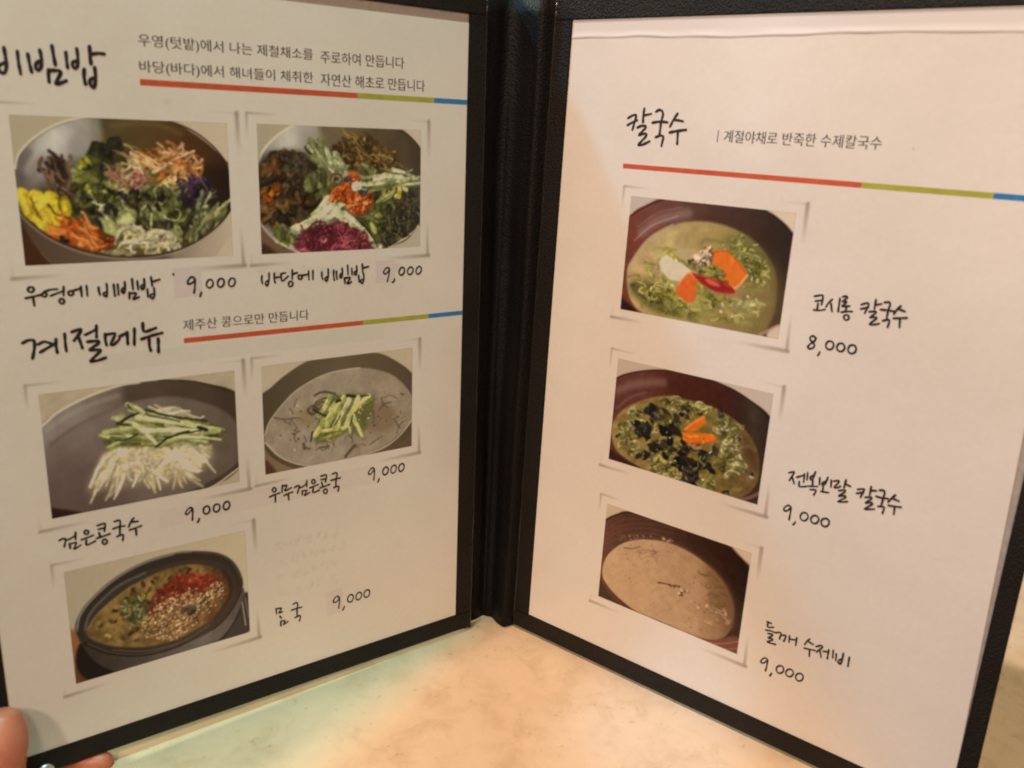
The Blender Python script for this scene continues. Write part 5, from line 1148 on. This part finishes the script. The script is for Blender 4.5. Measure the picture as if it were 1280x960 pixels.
p.poly([(455, 428), (490, 398), (520, 376), (562, 360), (569, 392), (522, 434), (480, 440)], (214, 118, 36), 1, False, 1, .08); p.strand([(462, 430), (520, 385), (560, 366)], 9, (236, 156, 76), .7)
p.poly([(450, 444), (520, 444), (610, 447), (617, 485), (560, 500), (490, 512), (462, 482)], (224, 122, 34), 1, False, 1, .06); p.strand([(490, 506), (560, 494), (614, 484)], 11, (178, 84, 24), .7); p.strand([(470, 462), (530, 462)], 12, (244, 170, 90), .6); p.strand([(495, 510), (540, 520)], 16, (196, 168, 140), .6)
p.poly([(740, 420), (820, 520), (830, 640), (760, 540)], (70, 44, 30), 12, True, .6)
p.strand([(835, 735), (790, 758), (720, 775)], 16, (140, 98, 96), .8); p.strand([(790, 655), (802, 660)], 10, (196, 196, 206), .8)
p.dots(np.array(soup) * .8 + np.array([90, 100]), 40, 5, [(190, 190, 150), (50, 48, 30)], False)
p.outline(quad, ((0, 1), (1, 2), (2, 3)), (176, 158, 138))
place(p, 'R', 39.2, 107.5, 113.6, 156.5, "printed photo of green noodle soup with black seaweed and carrot wedges")

# --- perilla soup
quad = [(148, 48), (870, 275), (800, 775), (118, 515)]
p = Print(quad, 73.4, 49.2, 18, RIGHT_P)
p.fill((196, 180, 160))
bowl = [(120, 180), (146, 128), (200, 100), (265, 86), (500, 130), (765, 246), (862, 345), (900, 560), (830, 780), (600, 740), (100, 560)]
m = p.mask(bowl, 1); p.xramp(m, [(120, (104, 62, 48)), (250, (80, 42, 30)), (430, (68, 36, 25)), (600, (54, 30, 22)), (800, (40, 22, 16)), (860, (34, 20, 14))]); p.mottle(m, .16, 16)
for k, o_ in enumerate((0, 26, 52, 80)):
    p.strand([(150, 180 + o_), (230, 130 + o_), (360, 122 + o_ * .9), (480, 140 + o_)], 7, (128, 84, 66), .3, soft=2)
p.strand([(146, 132), (200, 104), (265, 90)], 8, (44, 22, 18), .95); p.strand([(264, 88), (500, 150), (700, 222)], 6, (40, 22, 18), .7)
p.poly([(118, 400), (150, 470), (230, 560), (270, 590), (110, 530)], (62, 42, 30), 4)
p.poly([(560, 680), (700, 700), (800, 690), (820, 790), (680, 730)], (112, 68, 52), 4); p.strand([(600, 712), (700, 726), (810, 712)], 8, (160, 116, 100), .6); p.strand([(650, 728), (740, 750), (800, 745)], 6, (170, 128, 112), .5)
soup = [(136, 400), (142, 350), (170, 298), (240, 246), (340, 226), (450, 236), (560, 280), (660, 350), (740, 440), (780, 540), (772, 640), (730, 696), (660, 706), (560, 680), (430, 628), (300, 578), (200, 500), (150, 440)]
p.poly(np.array(soup) + (6, -8), (128, 96, 84), 3, True, .5)
m = p.mask(soup, 1); p.xramp(m, [(140, (190, 163, 130)), (400, (182, 155, 122)), (600, (170, 142, 108)), (700, (148, 118, 86)), (780, (110, 82, 58))]); p.mottle(m, .07, 26); p.mottle(m, .035, 4)
p.poly([(640, 340), (740, 430), (785, 560), (770, 660), (700, 560)], (112, 86, 58), 12, True, .55)
p.dots(np.array(soup) * .94 + (28, 24), 130, 3, [(132, 108, 78), (144, 118, 86), (116, 92, 64), (190, 166, 130)], False)
p.sunk([(230, 300), (350, 260), (460, 290), (420, 340)], 12, 18, 5, [(134, 110, 78), (120, 96, 66)], .5)
p.sunk([(630, 340), (690, 390), (740, 520), (700, 620), (650, 500)], 26, 18, 8, [(96, 82, 48), (84, 70, 40), (120, 98, 62)], .6)
p.strand([(240, 270), (280, 272), (318, 262)], 8, (124, 100, 70), .8); p.strand([(330, 276), (370, 282), (418, 284)], 5, (130, 106, 74), .7)
p.thread([(410, 436), (450, 440), (492, 456)], 6, (78, 54, 36)); p.thread([(470, 452), (515, 452), (530, 476), (518, 494)], 8, (96, 66, 42)); p.dots([(490, 440), (560, 470), (550, 505), (500, 490)], 7, 8, [(70, 46, 30), (216, 190, 150)])
p.dots([(560, 520), (720, 540), (760, 660), (600, 640)], 20, 5, [(186, 156, 120), (192, 166, 130), (126, 98, 68)], False)
p.threads([(720, 560), (760, 580), (770, 640), (740, 640)], 10, 40, 4, [(190, 160, 130)], .7, .4, .3)
p.dots([(420, 210), (480, 225), (480, 245), (420, 232)], 12, 6, [(150, 126, 90), (196, 160, 120)], False); p.dots([(215, 205), (330, 200), (420, 212), (300, 225), (220, 235)], 40, 4, [(150, 116, 104), (120, 90, 84)], False)
p.strand([(140, 395), (146, 350), (174, 298), (243, 246), (340, 226)], 6, (196, 170, 140), .6)
p.poly([(768, 240), (865, 340), (900, 340), (890, 250)], (208, 192, 170), 2)
p.strand([(768, 246), (862, 346)], 6, (120, 92, 80), .8)
p.outline(quad, ((0, 1), (1, 2), (2, 3)), (176, 156, 134))
place(p, 'R', 40.8, 36.0, 114.2, 85.2, "printed photo of beige perilla soup in a dark brown bowl")

# ------------------------------------------------------------------ printed photo borders, stuck-on slips, show-through
def photo_border(s, u0, v0, u1, v1, seed):
    """soft grey corner marks that make the print look like a mounted snapshot"""
    mg = 5.6
    W_, H_ = u1 - u0 + 2 * mg, v1 - v0 + 2 * mg
    q = [(0, 0), (W_, 0), (W_, H_), (0, H_)]
    b = Print(q, W_, H_, seed, (255, 255, 255), 2.6)
    b.fill((255, 255, 255))
    a = mg - 3.7; x1 = W_ - a; y1 = H_ - a
    g = (186, 176, 168)
    def mark(P, w, al, soft):
        b.strand(P, w, g, al, soft=soft * b.k * .5, fade=True)
    mark([(a, a), (a + 13, a + .2)], .75, .75, .35); mark([(a, a), (a - .1, a + 10)], .9, .75, .5)
    mark([(x1, a), (x1 + .3, a + 16)], 1.5, .95, .7); mark([(x1, a + .2), (x1 - 12, a)], .4, .5, .3)
    mark([(x1 + .2, y1), (x1 - .2, y1 - 15)], 1.2, .9, .7); mark([(x1 + .8, y1 + .2), (x1 - 22, y1 + .5)], 1.5, .95, .8)
    mark([(a - .6, y1 + .4), (a + 17, y1 + .1)], 1.2, .9, .6); mark([(a - .3, y1), (a - .2, y1 - 6)], .4, .4, .3)
    sheet("photo_border", s, np.linspace(u0 - mg, u1 + mg, b.nu), np.linspace(v1 + mg, v0 - mg, b.nv), 0.02, b.ink(), page[s])
for k, a in enumerate((('L', 22.3, 202.0, 95.3, 252.2), ('L', 106.9, 202.0, 180.3, 252.4), ('L', 21.9, 106.9, 93.5, 155.5), ('L', 104.8, 107.8, 176.8, 155.8), ('L', 23.9, 35.1, 94.9, 84.3),
                       ('R', 37.8, 179.1, 112.2, 229.3), ('R', 39.2, 107.5, 113.6, 156.5), ('R', 40.8, 36.0, 114.2, 85.2))):
    photo_border(*a, 40 + k)

def slip(name, s, u0, v0, u1, v1, ink, w=0.03, soft=0):
    n = 14
    g = np.ones((n, n, 3)) * np.array(ink)[None, None]
    sheet(name, s, np.linspace(u0, u1, n), np.linspace(v1, v0, n), w, g, page[s])
slip("price_slip", 'L', 71.9, 187.1, 82.6, 198.5, (0.925, 0.88, 0.94))
slip("price_slip", 'L', 158.0, 187.0, 167.7, 196.8, (0.93, 0.88, 0.95))
slip("price_slip", 'L', 131.8, 31.3, 140.0, 43.8, (0.95, 0.905, 0.95))
slip("show_through", 'L', 44.0, 157.5, 161.8, 167.8, (0.945, 0.955, 0.955), 0.012)
slip("show_through", 'L', 60.0, 93.6, 157.2, 105.2, (0.975, 0.945, 0.945), 0.012)

def ghost(s, u0, v0, u1, v1, seed, rows, size, strength):
    """print of the reverse side showing faintly through the sheet"""
    W_, H_ = u1 - u0, v1 - v0
    b = Print([(0, 0), (W_, 0), (W_, H_), (0, H_)], W_, H_, seed, (255, 255, 255), 2.4)
    b.fill((255, 255, 255))
    step = H_ / rows
    for r_ in range(rows):
        x = 2.0 + b.r.uniform(0, 5)
        while x < W_ - 3:
            y = (r_ + .5) * step
            for _ in range(4):
                c_ = np.array([x + b.r.uniform(-1, 1) * size * .3, y + b.r.uniform(-1, 1) * size * .4])
                d_ = np.array([b.r.uniform(-.4, .4), b.r.uniform(-.4, .4)]) * size * (1.0 if b.r.rand() > .5 else .6)
                d_ = d_ * np.array([1, .2]) if b.r.rand() > .5 else d_ * np.array([.2, 1])
                b.strand([c_ - d_, c_ + d_], size * .17, (150, 140, 128), strength, soft=2.2)
            x += size * (1.0 if b.r.rand() > .2 else 1.7)
    sheet("show_through", s, np.linspace(u0, u1, b.nu), np.linspace(v1, v0, b.nv), 0.014, b.ink(), page[s])
ghost('L', 106.5, 46.0, 143.0, 76.5, 71, 4, 4.6, .075)
ghost('L', 104.0, 190.5, 176.0, 199.0, 72, 1, 6.5, .07)
ghost('L', 66.5, 252.4, 80.5, 260.3, 73, 1, 9.0, .09)
ghost('L', 137.5, 252.5, 153.5, 258.0, 74, 1, 9.0, .07)

# loose edge of the clear sleeve at the top of the right page
m, nt, N, L, bs = mat("clear_sleeve")
nz = noise_node(N, L, 50.0, 3, 0.6)
L.new(ramp(N, L, nz.outputs[0], [(0.3, (0.74, 0.71, 0.67)), (0.7, (0.80, 0.77, 0.73))]).outputs[0], bs.inputs['Base Color'])
bs.inputs['Roughness'].default_value = 0.16
M['sleeve'] = m
vs, fs = [], []
nU = 60
for k in range(nU):
    u = 0.2 + (203.2 - 0.2) * k / (nU - 1)
    e = 294.2 + 0.35 * math.sin(u * .06) + .15 * math.sin(u * .23)
    for v, w in ((301.9, 0.05), (297.5, 0.06), (e + 1.3, 0.08 + .02 * math.sin(u * .17)), (e + .75, 0.30 + .08 * math.sin(u * .21)), (e + .3, 0.30 + .06 * math.sin(u * .31)), (e - .35, 0.03)):
        vs.append(pt('R', u, v, w))
for k in range(nU - 1):
    for j in range(5):
        fs.append((k * 6 + j, k * 6 + j + 1, k * 6 + 7 + j, k * 6 + 6 + j))
o = mesh("sleeve_lip", vs, fs, M['sleeve'], page['R'], True)

# ------------------------------------------------------------------ the hand on the lower left corner
def skinned_hand():
    J = []; E = []; Rr = []
    def node(u, v, w, r, parent=None):
        J.append(pt('L', u, v, w)); Rr.append(r / 1000)
        if parent is not None:
            E.append((parent, len(J) - 1))
        return len(J) - 1
    palm = node(-36, -44, 14, 17)
    wrist = node(-58, -88, 26, 23, palm)
    arm = node(-84, -150, 48, 27, wrist); node(-122, -230, 80, 33, arm)
    # thumb pressing on the page corner
    t = node(-27, -30, 24, 13, palm)
    t = node(-18, -9, 18.5, 10.8, t); t = node(-11.0, 5, 14.5, 10.2, t); t = node(-6.6, 17, 11.5, 10.3, t); t = node(-4.0, 27.5, 9.8, 9.9, t); t = node(-2.6, 34.5, 9.0, 7.4, t); node(-2.0, 39, 8.6, 4.6, t)
    # knuckle line behind the cover
    k1 = node(-26, -34, -6, 10.5, palm); k2 = node(-32, -26, -12, 10.5, palm); k3 = node(-40, -24, -16, 10, palm); k4 = node(-48, -28, -18, 9, palm)
    # forefinger under the lower edge, its tip showing in front
    t = node(-12, -13, -11.5, 7.4, k1); t = node(6, -8.0, -10.5, 6.2, t); t = node(20, -4.2, -7.0, 5.0, t); t = node(29, -4.4, -1.0, 4.6, t); node(34.5, -4.4, 2.2, 3.9, t)
    t = node(-16, -4, -18, 7.6, k2); t = node(4, 6, -16.5, 7.3, t); t = node(22, 10, -13, 6.8, t); t = node(36, 11, -10.8, 6.2, t); node(41, 11, -10.2, 4.4, t)
    t = node(-24, 6, -20, 7.2, k3); t = node(-4, 22, -16.5, 6.9, t); t = node(13, 28, -13, 6.4, t); t = node(26, 29, -10.4, 5.8, t); node(30.5, 29, -10, 4.2, t)
    t = node(-34, 8, -20, 6.4, k4); t = node(-18, 30, -16, 5.9, t); t = node(-5, 40, -12.5, 5.5, t); t = node(6, 43, -9.6, 5.0, t); node(10, 43.5, -9.2, 3.8, t)
    me = bpy.data.meshes.new("hand")
    me.from_pydata([tuple(T0 @ q) for q in J], E, [])
    o = bpy.data.objects.new("hand", me); col.objects.link(o)
    sk = o.modifiers.new("Skin", 'SKIN'); sk.branch_smoothing = 0.4
    if not me.skin_vertices:
        pass
    for k, r in enumerate(Rr):
        me.skin_vertices[0].data[k].radius = (r, r)
    me.skin_vertices[0].data[0].use_root = True
    ss = o.modifiers.new("Subdivision", 'SUBSURF'); ss.levels = ss.render_levels = 3
    dg = bpy.context.evaluated_depsgraph_get()
    out = bpy.data.meshes.new_from_object(o.evaluated_get(dg))
    bpy.data.objects.remove(o)
    return out
hm = skinned_hand()
# joint creases on the thumb
O_, d_, up_, n_, off_ = FR['L']
Ti = T0.inverted()
for v in hm.vertices:
    q = Ti @ v.co - O_
    u, vv, w = q.dot(d_) * 1000 + off_, q.dot(up_) * 1000, q.dot(n_) * 1000
    if w > 3 and -22 < u < 12 and -5 < vv < 44:
        t = (vv - (13.0 + (u + 4) * 0.9))
        dent = math.exp(-(t / 1.3) ** 2) * 1.3 * (1 if u > -8 else 0.4) + math.exp(-((t + 3.2) / 0.8) ** 2) * 0.3
        ctr = pt('L', -7, vv, 11)
        dirv = (T0 @ ctr - v.co)
        dirv.normalize()
        v.co += dirv * dent / 1000
hm.polygons.foreach_set('use_smooth', [True] * len(hm.polygons))
hm.update()
hand = link("person", hm, M['skin'])
hand["label"] = "hand gripping the lower left corner of the black menu, thumb on the page"
hand["category"] = "person"
# thumbnail
nv_, nf_ = [], []
cu_, cv_ = -12.2, 30.0
for j in range(7):
    for k in range(7):
        a = (k / 6 - .5) * 2; b = (j / 6 - .5) * 2
        rr = 1 - .12 * a * a
        u = cu_ + a * 4.6 * math.cos(.12) + b * 6.4 * .12; v = cv_ + b * 6.4 * rr
        nv_.append(T0 @ pt('L', u, v, 17.6 - 2.6 * a * a - .5 * b * b + (u + 6) * .05))
for j in range(6):
    for k in range(6):
        nf_.append((j * 7 + k, j * 7 + k + 1, j * 7 + k + 8, j * 7 + k + 7))
nail = mesh("thumbnail", nv_, nf_, M['nail'], hand, True)
sol = nail.modifiers.new("Solidify", 'SOLIDIFY'); sol.thickness = 0.0006
